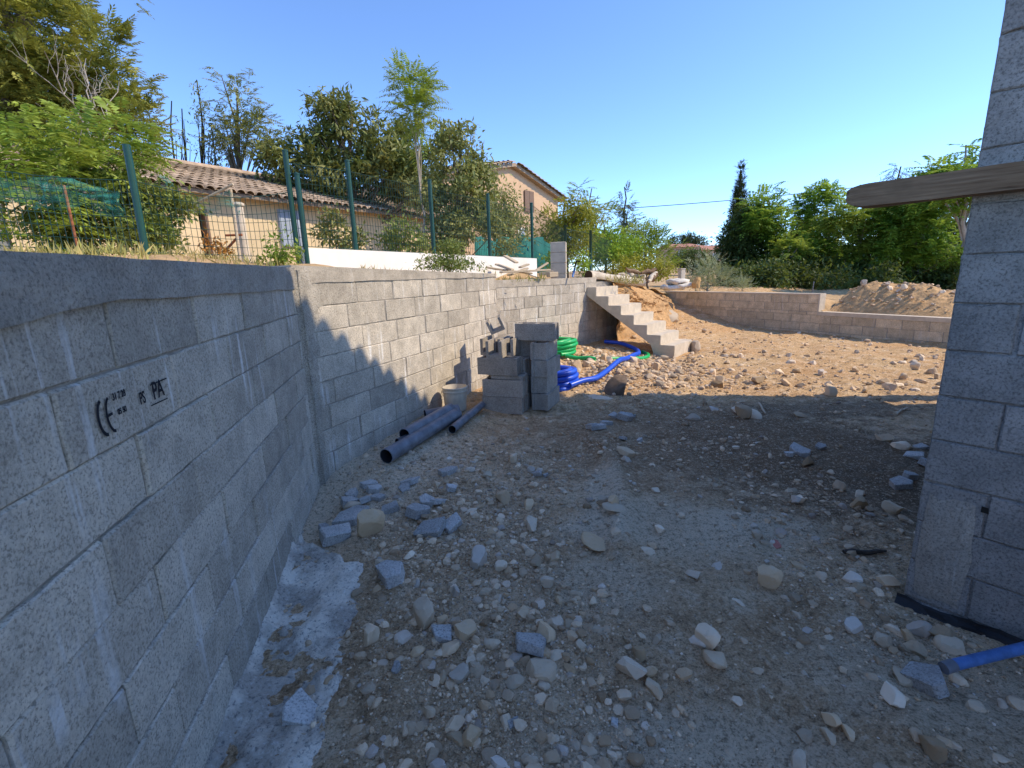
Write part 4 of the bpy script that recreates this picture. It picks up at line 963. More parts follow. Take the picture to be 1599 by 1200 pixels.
def trunk_mb(base, top, r0, r1, r, limbs=(), wob=.06, k=8):
    m = MB(); b = np.array(base,float); t = np.array(top,float); q = np.linspace(0,1,9)[:,None]
    L = np.linalg.norm(t-b); pts = b*(1-q)+t*q; pts[1:-1,:2] += r.normal(0,wob*L*.25,(7,2)); m.tube(pts, r0+(r1-r0)*q[:,0], k)
    for (e_,rr) in limbs:
        e_ = np.array(e_,float); hz = np.clip((e_[2]-b[2])/max(.1,(t[2]-b[2]))-.25,.12,.95)*r.uniform(.75,1); a_ = b+(t-b)*hz
        md = (a_+e_)/2+np.array([0,0,.12*np.linalg.norm(e_-a_)])*r.uniform(-.3,1)+r.normal(0,.05*L*.3,3)*.5
        qq = np.linspace(0,1,6)[:,None]; pp = (1-qq)**2*a_+2*qq*(1-qq)*md+qq**2*e_; m.tube(pp, rr*(1-.75*qq[:,0]), 6)
    return m
def tree(name, label, cat, base, lumps, kind, mat, n, leaf=.1, bark='bark', r0=.1, seed=0, group=None, limbs=14, per=16, cr=.25, shell=.45, top=None, fk=6, droop=.3, asp=.42, ll=.24, lw=.3, clump=None):
    """lumps: absolute ellipsoids (x,y,z,rx,ry,rz)"""
    r = np.random.default_rng(seed+900); base = np.array(base,float); lu = np.array(lumps,float)
    t = thing(name,label,cat,base,group)
    if clump:                                # break the big masses into many small tufts with gaps between
        q,_ = lumps_pts(lumps,clump[0],r,.55); rr = clump[1]*r.uniform(.65,1.25,clump[0])
        lumps = np.column_stack([q,rr,rr,rr*.72]); lumps = np.concatenate([lumps,np.column_stack([lu[:,:3],lu[:,3:]*.5])])
    C,dr = lumps_pts(lumps,n,r,shell)
    C[:,2] = np.maximum(C[:,2], base[2]+.05)
    cen = lu[:,:3].mean(0)
    if kind == 'leaf':
        P = np.repeat(C,per,0)+r.normal(0,cr,(n*per,3))*np.array([1,1,.75]); od = np.repeat(dr,per,0)
        D = unit(od*.6+r.normal(0,.8,(n*per,3))-np.array([0,0,droop])); L = leaf*r.uniform(.6,1.3,n*per)
        Nn = unit(r.normal(0,.7,(n*per,3))+np.array([0,0,1.])+od*.4); V,F = kites(P,D,L,L*asp,Nn)
    elif kind == 'frond':
        P = np.repeat(C,per,0)+r.normal(0,cr,(n*per,3)); od = np.repeat(dr,per,0)
        D = unit(od*np.array([1,1,.5])*.8+r.normal(0,.6,(n*per,3))*np.array([1,1,.5])+np.array([0,0,.25])); L = leaf*r.uniform(.6,1.25,n*per)
        V,F = fronds(P,D,L,fk,r,ll,lw,.45,droop)
    elif kind == 'spray':
        P = np.repeat(C,per,0)+r.normal(0,cr,(n*per,3)); od = np.repeat(dr,per,0)
        D = unit(od*np.array([1,1,.3])+r.normal(0,.45,(n*per,3))+np.array([0,0,-droop])); L = leaf*r.uniform(.6,1.3,n*per)
        V,F = fronds(P,D,L,fk,r,ll,lw,1.2,.15)
    org = base; link('crown', mesh_np('crown',V-org,F,mat,False), org, 0, t)
    tp = np.array(top,float) if top is not None else np.array([cen[0],cen[1],(lu[:,2]+lu[:,5]*.6).max()])
    idx = r.choice(n,min(n,limbs),replace=False)
    trunk_mb(base-np.array([0,0,.1]),tp,r0,r0*.25,r,[(C[i_],r0*r.uniform(.25,.5)) for i_ in idx]).build('trunk',M[bark],t,True)
    return t
def Lp(px,py,Y,rx,ry,rz): P = at(px,py,Y); return (P[0],P[1],P[2],rx,ry,rz)
def gt(px,Y):
    """ground point of the upper ground in the picture column px at distance Y"""
    P = at(px,430,Y); return np.array([P[0],Y,float(tz(P[0],Y))])
# ================================================================ ON THE UPPER GROUND
# ---- green wire fences
def fence(name, label, posts, H, ph, mesh_h, dx=.05, dz=.1, pr=.027, z0s=None, panels=True, wr=.0024):
    t = thing(name,label,'fence',posts[0]); 
    for P in posts:
        m = MB(); m.tube([P+np.array([0,0,-.1]),P+np.array([0,0,ph])],pr,12); po = m.build('post',M['green_metal'],t,True); po.data.set_sharp_from_angle(angle=.7)
        m = MB(); m.add(*lathe([(pr*1.15,ph-.004),(pr*1.15,ph+.012),(.001,ph+.022)],12,P)); m.build('post_cap',M['green_metal'],po)
    if panels:
        for A,B in zip(posts[:-1],posts[1:]):
            m = MB(); L = np.linalg.norm((B-A)[:2]); n = max(2,int(L/dx)); ax = (B-A)/np.linalg.norm(B-A)
            for i_ in range(n+1):
                q = A+(B-A)*i_/n; m.tube([q+np.array([0,0,H]),q+np.array([0,0,H+mesh_h])],wr,3,False)
            for j_ in range(int(mesh_h/dz)+1):
                z = np.array([0,0,H+j_*dz]); nn = 5; pp = [A+(B-A)*k/nn+z+np.array([0,0,.006*math.sin(k*2.3+j_)]) for k in range(nn+1)]; m.tube(pp,wr*(1.5 if j_%6==0 else 1),3,False)
            m.build('mesh_panel',M['green_metal'],t)
    return t
def fpost(px,py,Y): P = at(px,py,Y); return P
FP = [fpost(467,412,5.75),fpost(557,404,6.5),fpost(679,414,7.94),fpost(766,420,9.17),fpost(832,424,10.34)]
FP = [np.array([p[0],p[1],float(tz(p[0],p[1]))]) for p in FP]
def top_at(px,py,Y): return at(px,py,Y)[2]
PHs = [top_at(452,236,5.75)-FP[0][2],top_at(545,252,6.5)-FP[1][2],top_at(672,282,7.94)-FP[2][2],top_at(763,304,9.17)-FP[3][2],top_at(830,318,10.34)-FP[4][2]]
ph_ = float(np.mean(PHs))
# white plinth under the fence
pa = np.array([FP[0][0]+.03,FP[0][1]+.02]); pb = np.array([FP[4][0]+.05,FP[4][1]+.08]); pdv = (pb-pa)/np.linalg.norm(pb-pa); pn = np.array([pdv[1],-pdv[0]])
zl = at(470,387,5.75)[2]; zr = at(838,404,10.4)[2]
Vv = []
for (q,zt) in ((pa,zl),(pb,zr)):
    for o_ in (.05,-.10):
        g_ = q+pn*o_; Vv += [[g_[0],g_[1],float(tz(*q))-.12],[g_[0],g_[1],zt]]
m = MB(); m.add(Vv,[[0,4,5,1],[6,2,3,7],[1,5,7,3],[0,1,3,2],[4,6,7,5]]); tag(m.build('white_plinth_wall',M['white']),'low white plinth wall under the green wire fence','wall')
# shrinking fence posts hold welded mesh above the plinth
t = thing('wire_fence','green welded wire fence with round posts above the white plinth','fence',FP[0])
for P,h in zip(FP+[FP[0]+np.array([.09,.02,0])],PHs+[PHs[0]*.80]):
    m = MB(); m.tube([P+np.array([0,0,-.1]),P+np.array([0,0,h])],.030,14); po = m.build('post',M['green_metal'],t,True); po.data.set_sharp_from_angle(angle=.7)
    m = MB(); m.add(*lathe([(.033,h-.004),(.033,h+.010),(.001,h+.022)],14,P)); m.build('post_cap',M['green_metal'],po)
def panel(par, A, B, za, zb, ha, hb, dx=.05, dz=.1, wr=.0030, sag=0.):
    m = MB(); L = np.linalg.norm((B-A)[:2]); n = max(2,int(L/dx)); dz3 = np.array([0,0,1.])
    for i_ in range(n+1):
        f_ = i_/n; q = A+(B-A)*f_; z_0 = za+(zb-za)*f_; h_ = ha+(hb-ha)*f_-sag*math.sin(PI*f_)
        m.tube([[q[0],q[1],z_0],[q[0],q[1],z_0+h_]],wr,3,False)
    k = int(max(ha,hb)/dz)
    for j_ in range(k+1):
        pp = []
        for f_ in np.linspace(0,1,9):
            q = A+(B-A)*f_; h_ = ha+(hb-ha)*f_-sag*math.sin(PI*f_); pp.append([q[0],q[1],za+(zb-za)*f_+h_*j_/k])
        m.tube(pp,wr*(1.4 if j_ in (0,k) else 1),3,False)
    return m.build('mesh_panel',M['green_metal'],par)
for i_ in range(4):
    A,B = FP[i_],FP[i_+1]; f0 = np.linalg.norm((A-FP[0])[:2])/np.linalg.norm((FP[4]-FP[0])[:2]); f1 = np.linalg.norm((B-FP[0])[:2])/np.linalg.norm((FP[4]-FP[0])[:2])
    za = zl+(zr-zl)*f0+.02; zb = zl+(zr-zl)*f1+.02
    panel(t,A,B,za,zb,A[2]+PHs[i_]-za-.12,B[2]+PHs[i_+1]-zb-.12)
# left stretch of the fence along the garden edge
Y1 = 4.55; b1 = at(228,398,Y1); b0 = at(-90,384,4.3); bm1 = at(-420,370,4.2)
t2 = thing('wire_fence','leaning green post and sagging wire mesh before the left shrubs','fence',b1)
tp1 = at(197,226,Y1+.0)
m = MB(); m.tube([b1+np.array([0,0,-.15]),tp1],.030,14); po = m.build('post',M['green_metal'],t2,True); po.data.set_sharp_from_angle(angle=.7)
for q in (b0,bm1):
    m = MB(); m.tube([q+np.array([0,0,-.15]),q+np.array([0,0,tp1[2]-b1[2]])],.030,14); m.build('post',M['green_metal'],t2,True)
hA = at(205,275,Y1)[2]-b1[2]; hB = .80
panel(t2,b1,FP[0],b1[2]+.02,FP[0][2]+.05,.62,.72,.05,.1,.0030,.10)
panel(t2,b0,b1,b0[2]+.02,b1[2]+.02,.70,.62,.05,.1,.0030,.05); panel(t2,bm1,b0,bm1[2]+.02,b0[2]+.02,.70,.70,.05,.1,.0030,.05)
# far stretch beyond the pillar
FQ = [at(883,440,14.2),at(922,440,16),at(957,440,20.5),at(986,440,25),at(993,440,26)]
FQ = [np.array([p[0],p[1],float(tz(p[0],p[1]))-.05]) for p in FQ]; TQ = [top_at(882,352,14.2),top_at(921,360,16),top_at(956,375,20.5),top_at(985,383,25),top_at(992,384,26)]
t3 = thing('wire_fence','distant green wire fence receding past the concrete pillar','fence',FQ[0])
for P,h in zip(FQ,TQ):
    m = MB(); m.tube([P,[P[0],P[1],h]],.042,10); m.build('post',M['green_metal'],t3,True)
panel(t3,FP[4],FQ[0],FP[4][2]+.1,FQ[0][2]+.1,1.35,1.35,.1,.2,.004); 
for i_ in range(3): panel(t3,FQ[i_],FQ[i_+1],FQ[i_][2]+.1,FQ[i_+1][2]+.1,TQ[i_]-FQ[i_][2]-.2,TQ[i_+1]-FQ[i_+1][2]-.2,.12,.2,.005)
# teal screen cloth behind the fence
m = MB(); n_ = 24; A = at(742,405,13.0); B = at(880,420,17.5); V = []
for i_ in range(n_):
    f_ = i_/(n_-1); q = A+(B-A)*f_; g_ = float(tz(q[0],q[1])); off = .05*math.sin(i_*2.1); V += [[q[0]+off,q[1],g_-.05],[q[0]+off,q[1],g_+1.05+.06*math.sin(i_*1.3)],[q[0]+off+.02,q[1]+.02,g_+1.05+.06*math.sin(i_*1.3)],[q[0]+off+.02,q[1]+.02,g_-.05]]
m.add(V,[[i_*4+a,(i_+1)*4+a,(i_+1)*4+(a+1)%4,i_*4+(a+1)%4] for i_ in range(n_-1) for a in range(4)]); tag(m.build('screen_cloth',M['tealsheet'],None,True),'teal windbreak cloth strung along the garden before the house','cloth')
# drooping shade nets at left
def net(name,label,pxs,seed,dep=.3):
    V = []; n_ = 30; k = 10; c = np.array([at(*p) for p in pxs]); tt = np.linspace(0,1,n_); ks = np.linspace(0,1,len(pxs)); top = np.column_stack([np.interp(tt,ks,c[:,q]) for q in range(3)])
    for i_ in range(n_):
        for j_ in range(k):
            v = j_/(k-1); V.append([top[i_,0]+.10*float(fbm(i_*.3,v*3,1,3,seed)),top[i_,1]+.25*float(fbm(i_*.35,v*2+4,1,3,seed)),top[i_,2]-dep*v*(.6+.8*float(fbm(i_*.22,1,1,3,seed)+.5))])
    m = MB(); m.add(V,[[a*k+b,a*k+b+1,(a+1)*k+b+1,(a+1)*k+b] for a in range(n_-1) for b in range(k-1)]); return tag(m.build(name,M['net'],None,True),label,'net')
net('shade_net','torn teal shade net sagging over the wire before the ferny leaves',[(-60,268,4.5),(40,282,4.6),(72,275,4.65),(105,278,4.7),(150,292,4.8),(190,300,4.9)],3,.26)
net('shade_net','teal shade net hung before the cream outbuilding',[(240,262,7.2),(290,306,7.2),(330,309,7.2),(358,296,7.2),(372,310,7.2)],5,.22)
# rusty stake among the shrubs, poles of the netting frame
for a,b,rr,mt,lb in (((100,290,4.9),(119,378,4.75),.011,'rust','thin rusty iron stake standing in the left shrubs'),((298,322,7.2),(364,288,7.2),.018,'wood_pale','pale slanting pole holding up the teal net'),((360,296,7.3),(373,395,7.2),.022,'wood_pale','thin upright timber pole carrying the teal net')):
    A = at(*a); B = at(*b); 
    if 'stake' in lb or 'upright' in lb: B[2] = float(tz(B[0],B[1]))-.05
    m = MB(); m.tube([A,(A+B)/2,B],rr,8); tag(m.build('stake' if mt=='rust' else 'pole',M[mt]),lb,'stake' if mt=='rust' else 'pole')
# rusty trestle and a pale board before the outbuilding
A = gt(362,8.2); tr_ = thing('trestle','rusty iron trestle leaning before the cream outbuilding','trestle',A); 
for a,b in (((370,372,8.2),(348,396,8.2)),((370,372,8.2),(374,397,8.0)),((352,368,8.2),(378,367,8.2))):
    m = MB(); m.tube([at(*a),at(*b)],.02,6); m.build('bar',M['rust'],tr_)
# ---- low outbuilding with tiled roof
PA = at(205,283,9.3); PB = at(705,340,18.0); ze = (at(340,299,11.1)[2]+at(670,337,16.7)[2])/2
a2 = np.array([at(340,300,11.1)[0],11.1]); b2 = np.array([at(670,336,16.7)[0],16.7]); bd = (b2-a2)/np.linalg.norm(b2-a2); bn_ = np.array([-bd[1],bd[0]])
LA, LB = -3.4, np.linalg.norm(b2-a2)+1.2
def bp(u,v,z): q = a2+bd*u+bn_*v; return np.array([q[0],q[1],z])
ob_ = thing('outbuilding','long low cream outbuilding with old clay tile roof behind fence','building',bp(1,0,float(tz(*a2))))
def bbox(par,name,u0,u1,v0,v1,z0_,z1_,mat):
    m = MB(); m.add([bp(u0,v0,z0_),bp(u1,v0,z0_),bp(u1,v1,z0_),bp(u0,v1,z0_),bp(u0,v0,z1_),bp(u1,v0,z1_),bp(u1,v1,z1_),bp(u0,v1,z1_)],[[0,3,2,1],[4,5,6,7],[0,1,5,4],[1,2,6,5],[2,3,7,6],[3,0,4,7]]); return m.build(name,mat,par)
zg = 1.6
def u_at(px,py,v=0):
    d = ray(px,py); nn = bn_; k = (nn@a2+v)/(nn@d[:2]); return float((d[:2]*k-a2)@bd), EYE+d[2]*k
ud0 = u_at(317,350)[0]; ud1 = u_at(331,350)[0]
bbox(ob_,'wall',LA,ud0,.15,.35,zg-.2,ze-.05,M['stucco']); bbox(ob_,'wall',ud1,LB,.15,.35,zg-.2,ze-.05,M['stucco']); bbox(ob_,'lintel_wall',ud0,ud1,.15,.35,u_at(320,326)[1],ze-.051,M['stucco'])
bbox(ob_,'end_wall',LB-.2,LB,.352,4.2,zg-.2,ze+.5,M['stucco']); bbox(ob_,'end_wall',LA,LA+.2,.352,4.2,zg-.2,ze+.5,M['stucco']); bbox(ob_,'doorway',ud0-.3,ud1+1.2,.6,.62,zg-.2,ze-.1,M['dark'])  # last box: near-black sheet, the unlit room's darkness put into its colour
bbox(ob_,'door_frame',ud1-.06,ud1,.12,.36,zg,u_at(330,326)[1],M['shutter'])
us0,zs0 = u_at(437,326); us1,zs1 = u_at(481,386); dr_ = bbox(ob_,'door',us0,us1,.10,.148,zs1,zs0,M['blue_door'])
for k in range(4): bbox(dr_,'door_board',us0+(us1-us0)*(k+.06)/4,us0+(us1-us0)*(k+.94)/4,.085,.099,zs1+.02,zs0-.02,M['blue_door'])
rfp = link('roof',None,bp(LA,0,ze),0,ob_)
SL_ = math.tan(math.radians(17)); RV = 4.2
def roof_plane(par,u0,u1,v0,v1,zz,up,name='roof_base'):
    m = MB(); m.add([bp(u0,v0,zz),bp(u1,v0,zz),bp(u1,v1,zz+up),bp(u0,v1,zz+up),bp(u0,v0,zz-.08),bp(u1,v0,zz-.08),bp(u1,v1,zz+up-.08),bp(u0,v1,zz+up-.08)],[[0,1,2,3],[4,7,6,5],[0,4,5,1],[1,5,6,2],[2,6,7,3],[3,7,4,0]]); return m.build(name,M['tile'],par)
roof_plane(rfp,LA-.1,LB+.1,-.2,RV,ze-.06,(RV+.2)*SL_)
def tile_mesh(L=.47,r=.105,mat=None):
    k = 6; a = np.linspace(0,PI,k+1); V = []
    for (x,rr,dz) in ((0,r,.018),(L,r*.8,.0)):
        V += [[rr*math.cos(q),x,rr*math.sin(q)*.8+dz] for q in a]
    V += [[(r-.016)*math.cos(q),0,(r-.016)*math.sin(q)*.8+.018] for q in a]
    F = [[i_,i_+1,k+2+i_,k+1+i_] for i_ in range(k)]+[[i_+1,i_,2*(k+1)+i_,2*(k+1)+i_+1] for i_ in range(k)]
    return mesh_np('roof_tile',V,np.array(F),mat or M['tile'],True)
TM = tile_mesh(); nu_ = int((LB-LA)/.215); rt_ = math.atan2(bd[1],bd[0]); nt_ = 0; rest = MB()
TV = np.array([v.co[:] for v in TM.vertices]); TF = np.array([p.vertices[:] for p in TM.polygons])
rr_ = random.Random(4)
for row in range(11):
    for c_ in range(nu_):
        u = LA+.1+c_*.215+rr_.uniform(-.012,.012); v = -.28+row*.405+rr_.uniform(-.02,.02); z = ze-.05+(v+.2)*SL_
        rot = Matrix.Rotation(rt_,4,'Z') @ Matrix.Rotation(rr_.uniform(-.04,.04),4,'Z') @ Matrix.Rotation(math.atan(SL_)+rr_.uniform(-.02,.02),4,'X'); P = bp(u,v,z)
        pxd = P[1]
        if row < 8 and nt_ < 300 and pxd < 16:
            o = link('roof_tile',TM,P,0,rfp); o.rotation_euler = rot.to_euler(); nt_ += 1
        else:
            R3 = np.array(rot.to_3x3()); rest.add(TV@R3.T+P, TF)
tag(rest.build('roof_tiles_rest',M['tile'],rfp,True),kind='stuff')
bbox(rfp,'flashing',u_at(300,272)[0]-.3,u_at(300,272)[0]+.3,.0,.05,ze-.02,ze-.01,M['mortar'])
# ridge rows and second, higher roof edge behind
m = MB(); m.tube([bp(LA-.1,RV,ze+(RV+.2)*SL_),bp(LB+.1,RV,ze+(RV+.2)*SL_)],.10,10); m.build('ridge',M['tile'],rfp,True)
# round porch column
P = gt(388,9.4); z1_ = at(386,316,9.4)[2]; cl = thing('porch_column','pale round column standing before the outbuilding','column',P)
m = MB(); m.add(*lathe([(.085,P[2]-.2),(.08,z1_-.08)],20,(P[0],P[1],0))); m.build('shaft',M['cement'],cl,True)
m = MB(); m.add(*lathe([(.08,z1_-.081),(.105,z1_-.06),(.105,z1_-.02),(.07,z1_)  ,(.001,z1_+.005)],20,(P[0],P[1],0))); m.build('capital',M['cement'],cl,True)
# ---- two-storey gabled house
ga = at(797,256,22.0); gax = math.radians(35); gd = np.array([math.sin(gax),math.cos(gax)]); gn = np.array([-gd[1],gd[0]]); HWd = 4.3
def qp(u,v,z): q = ga[:2]+gd*u+gn*v; return np.array([q[0],q[1],z])
za_ = ga[2]; zev = at(872,309,25.5)[2]
gh_ = thing('gabled_house','peach stucco two-storey house with low gable roof among trees','house',qp(0,0,1.5))
m = MB(); V = [qp(-HWd,0,1.2),qp(HWd-.15,0,1.2),qp(HWd-.15,0,zev-.05),qp(0,0,za_-.12),qp(-HWd,0,zev-.05)]; V += [v+np.array([*(gn*8),0]) for v in V]
m.add(V,[[0,5,6,1],[1,6,7,2],[2,7,8,3],[3,8,9,4],[4,9,5,0]]); m.add(V,[[0,1,2,3,4],[9,8,7,6,5]]); m.build('wall',M['stucco_pink'],gh_)
rfg = link('roof',None,qp(0,0,za_),0,gh_)
for sg in (1,-1):
    m = MB(); V = [qp(0,-.25,za_),qp(sg*(HWd+.15),-.25,zev-.06),qp(sg*(HWd+.15),8.2,zev-.06),qp(0,8.2,za_)]; V += [v-np.array([0,0,.14]) for v in V]
    m.add(V,[[0,1,2,3],[4,7,6,5],[0,4,5,1],[1,5,6,2],[2,6,7,3],[3,7,4,0]]); m.build('roof_slope',M['tile'],rfg)
    for k in range(13):
        f_ = (k+.5)/13; P = qp(sg*f_*(HWd+.1),-.30,za_+(zev-.06-za_)*f_-.03); o = link('verge_tile',TM,P,0,rfg); o.rotation_euler = (0,-sg*math.atan2(za_-zev,HWd),math.atan2(gd[1],gd[0])+(PI/2 if sg<0 else -PI/2)*1); 
def g_at(px,py):
    d = ray(px,py); k = (gn@ga[:2])/(gn@d[:2]); return float((d[:2]*k-ga[:2])@gd), EYE+d[2]*k
u0,z0_ = g_at(818,298); u1,z1_ = g_at(832,332); 
def gbox(par,name,u0,u1,v0,v1,a,b,mat):
    m = MB(); m.add([qp(u0,v0,a),qp(u1,v0,a),qp(u1,v1,a),qp(u0,v1,a),qp(u0,v0,b),qp(u1,v0,b),qp(u1,v1,b),qp(u0,v1,b)],[[0,3,2,1],[4,5,6,7],[0,1,5,4],[1,2,6,5],[2,3,7,6],[3,0,4,7]]); return m.build(name,mat,par)
wn = gbox(gh_,'window',u0,u1,-.03,-.004,z1_,z0_,M['dark']); um = (u0+u1)/2; gbox(wn,'shutter',u0-.02,um-.01,-.07,-.031,z1_-.02,z0_+.02,M['shutter']); gbox(wn,'shutter',um+.01,u1+.02,-.07,-.031,z1_-.02,z0_+.02,M['shutter'])
u0,z0_ = g_at(808,355); u1,z1_ = g_at(820,378); wn = gbox(gh_,'window',u0,u1,-.03,-.004,z1_,z0_,M['white']); gbox(wn,'pane',u0+.08,u1-.08,-.04,-.031,z1_+.08,z0_-.08,M['blue_door'])
# ---- concrete pillar standing on the wall
s_,z_ = W3.px(889,437); P = W3.p(s_,-.25,0); zp0 = float(tz(P[0],P[1]))-.08; zp1 = at(889,378,P[1])[2]
pl_ = thing('concrete_pillar','square concrete block pillar standing on top of the wall','pillar',(P[0],P[1],zp0))
hh = (zp1-zp0)/4; prot = -.16; pw = .30
for k in range(4):
    me = chamfer_data('pillar_block',pw,pw,hh-.004,.006,M['cement']); q = np.array([math.cos(prot)*-pw/2-math.sin(prot)*-pw/2,math.sin(prot)*-pw/2+math.cos(prot)*-pw/2]); 
    o = link('pillar_block',me,(P[0]+q[0],P[1]+q[1],zp0+hh*k),prot,pl_)
# blue tool handle leaning at the pillar
hx = at(894,433,P[1]-.28); t = thing('blue_tool','small blue-handled tool leaning against the pillar foot','tool',(hx[0],hx[1],hx[2]))
m = MB(); m.tube([hx,hx+np.array([.05,.05,.16])],.022,10); m.build('grip',M['bluemetal'],t,True)
m = MB(); pp = [hx+np.array(c) for c in ((.05,.05,.16),(.07,.06,.25),(.10,.06,.30),(.15,.06,.29))]; m.tube(spline(pp,12),.016,8); m.build('hook',M['dark'],t,True)
# ---- timber offcuts on the upper ground
OL = ['longest pale timber plank lying across the offcut heap','short plank poking up at left of the offcut heap','weathered plank slanting in the offcut heap','pale board end resting at right of the offcut heap','brown curved offcut at the heap top','flat board under the offcut heap','narrow lath leaning out right of the offcut heap','stub of sawn post left in the offcut heap','split board leaning left before the white plinth','thin board lying behind the offcut heap']
ofs = [((782,428,8.3),(858,424,8.8),.11,.035),((788,402,8.8),(806,412,8.6),.10,.03),((775,415,8.9),(800,423,8.7),.12,.03),((842,432,9.3),(864,428,9.3),.13,.06),((812,420,8.9),(826,415,9.0),.10,.03),((770,422,8.8),(830,428,9.0),.15,.03),((838,424,9.2),(856,412,9.4),.05,.03),((856,434,9.2),(870,433,9.3),.11,.09),((760,420,8.6),(790,424,8.7),.10,.03),((795,432,8.5),(822,420,8.9),.09,.03)]
for (a,b,wd_,th),lb in zip(ofs,OL):
    A = at(*a); B = at(*b); ax = B-A; L = np.linalg.norm(ax); ax /= L; sd = unit(np.cross(ax,[0,0,1.])); up = np.cross(sd,ax)
    me = chamfer_data('timber_offcut',L,wd_,th,.006,M['wood_pale']); bm = bmesh.new(); bm.from_mesh(me)
    for v in bm.verts: v.co.y += .012*math.sin(v.co.x*9); v.co.z += .01*math.sin(v.co.x*6+1)
    bm.to_mesh(me); bm.free(); o = bpy.data.objects.new('timber_offcut',me); COL.objects.link(o); c = A-sd*wd_/2
    o.matrix_world = Matrix(((ax[0],-sd[0],up[0],c[0]+sd[0]*wd_),(ax[1],-sd[1],up[1],c[1]+sd[1]*wd_),(ax[2],-sd[2],up[2],c[2]),(0,0,0,1))); tag(o,lb,'plank','timber offcuts on the wall')
# ---- log and driftwood pile
A = at(919,432,10.6); B = at(1004,442,11.6); lg = thing('log','long pale debarked log lying on the upper ground, dark end left','log',A-np.array([0,0,.13])); q = np.linspace(0,1,14)[:,None]; pp = A*(1-q)+B*q
m = MB(); m.tube(pp,.125-.035*q[:,0]+.008*np.sin(q[:,0]*13),16); m.build('trunk',M['log'],lg,True)
ax = unit(A-B); m = MB(); m.tube([A-ax*.01,A+ax*.012],.121,16); m.build('cut_end',M['logend'],lg)
DL = 'pale twisted driftwood piece heaped beyond the log'
for k in range(13):
    r = np.random.default_rng(60+k); A = at(r.uniform(972,1022),r.uniform(424,438),r.uniform(13.0,14.0)); d = unit(r.normal(size=3)*np.array([1,.6,.35])); L = r.uniform(.25,.6); q = np.linspace(-.5,.5,7)[:,None]; pp = A+d*q*L+r.normal(0,.02,(7,3))
    m = MB(); m.tube(pp,np.array([.04,.07,.085,.08,.09,.07,.03])*r.uniform(.6,1.2),8); tag(m.build('driftwood',M['log'] if k%3 else M['wood_beam'],None,True),DL,'wood','driftwood heap')
# ---- bags, little post, standing stone near the far wall end
for k,(px,py,sx,sz_,lb) in enumerate(((1050,449,.46,.075,'flat whitish cement bag at the left end of low wall'),(1068,446,.5,.065,'white cement bag lying under the small grey post'),(1058,440,.42,.07,'upper whitish bag stacked behind the other bags'))):
    P = at(px,py,14.8); bm = bmesh.new(); bmesh.ops.create_uvsphere(bm,u_segments=20,v_segments=12,radius=1)
    for v in bm.verts:
        c = v.co; f_ = lambda t: math.copysign(abs(t)**.55,t); v.co = Vector((f_(c.x)*sx*.75,f_(c.y)*.28,f_(c.z)*sz_))+Vector((0,0,.02*math.sin(c.x*7+k)+.015*math.cos(c.y*9)))
    me = bpy.data.meshes.new('cement_bag'); bm.to_mesh(me); bm.free(); me.materials.append(M['bag']); [setattr(p,'use_smooth',True) for p in me.polygons]; tag(link('cement_bag',me,P,.2*k),lb,'bag')
P = at(1063,443,15.2); zt_ = at(1064,421,15.2)[2]; t = thing('concrete_post','small square pale concrete post beyond the low wall','post',P); me = chamfer_data('shaft',.16,.16,zt_-P[2],.01,M['cement']); link('shaft',me,P,.3,t); me = chamfer_data('cap',.19,.19,.03,.008,M['cement']); link('cap',me,P+np.array([-.02,-.015,zt_-P[2]]),.3,t)
P = at(1087,450,14.5); m = MB(); zt_ = at(1088,433,14.5)[2]-P[2]; m.tube([P,P+np.array([-.02,0,zt_*.4]),P+np.array([.03,0,zt_*.75]),P+np.array([.05,0,zt_])],[.11,.12,.10,.06],9); tag(m.build('standing_stone',M['amber'],None,False),'upright ochre stone standing on the low wall end','stone')
# ---- rubble mound behind the low wall
mc = [at(px,py,11.6) for px,py in ((1290,492),(1340,492),(1400,495),(1470,497))]
def mound(name,label,c0,c1,width,hfun,mat,nu=90,nv=40,amp=.06,seed=1):
    a = np.array(c0[:2]); b = np.array(c1[:2]); d = b-a; L = np.linalg.norm(d); d /= L; nn = np.array([-d[1],d[0]]); V = []
    for j_ in range(nv):
        v = j_/(nv-1)*2-1
        for i_ in range(nu):
            u = i_/(nu-1); q = a+d*u*L+nn*v*width; h = hfun(u)*max(0,1-abs(v)**1.6); z = float(tz(q[0],q[1]))-.06+h+amp*(2.2*float(fbm(q[0],q[1],2.2,4,seed))+1.5*float(fbm(q[0],q[1],8,3,seed)))*min(1,h*3); V.append([q[0],q[1],z])
    m = MB(); m.add(V,[[a_*nu+b_,a_*nu+b_+1,(a_+1)*nu+b_+1,(a_+1)*nu+b_] for a_ in range(nv-1) for b_ in range(nu-1)]); o = m.build(name,mat); tag(o,label,'mound'); return o,np.array(V)
c0 = WF.p(-7.35,-1.3,0); c1 = WF.p(-4.3,-1.3,0)
mo,mv = mound('rubble_mound','heap of earth and rubble behind the low stepped wall',c0,c1,1.0,lambda u: .60*min(1,(u+.25)*2.6)*float(smooth(1.02,.45,u))**.8+.05,M['rubble_earth'],seed=6)
r = np.random.default_rng(77); MLb = 'stone embedded in the rubble mound behind the low wall'
for k in range(46):
    c = mv[r.integers(len(mv))]
    if c[2] < .75: continue
    rock(c[0],c[1],r.uniform(.07,.2),MLb,'stones on the rubble mound',z=c[2],tilt=.6)
gq = []
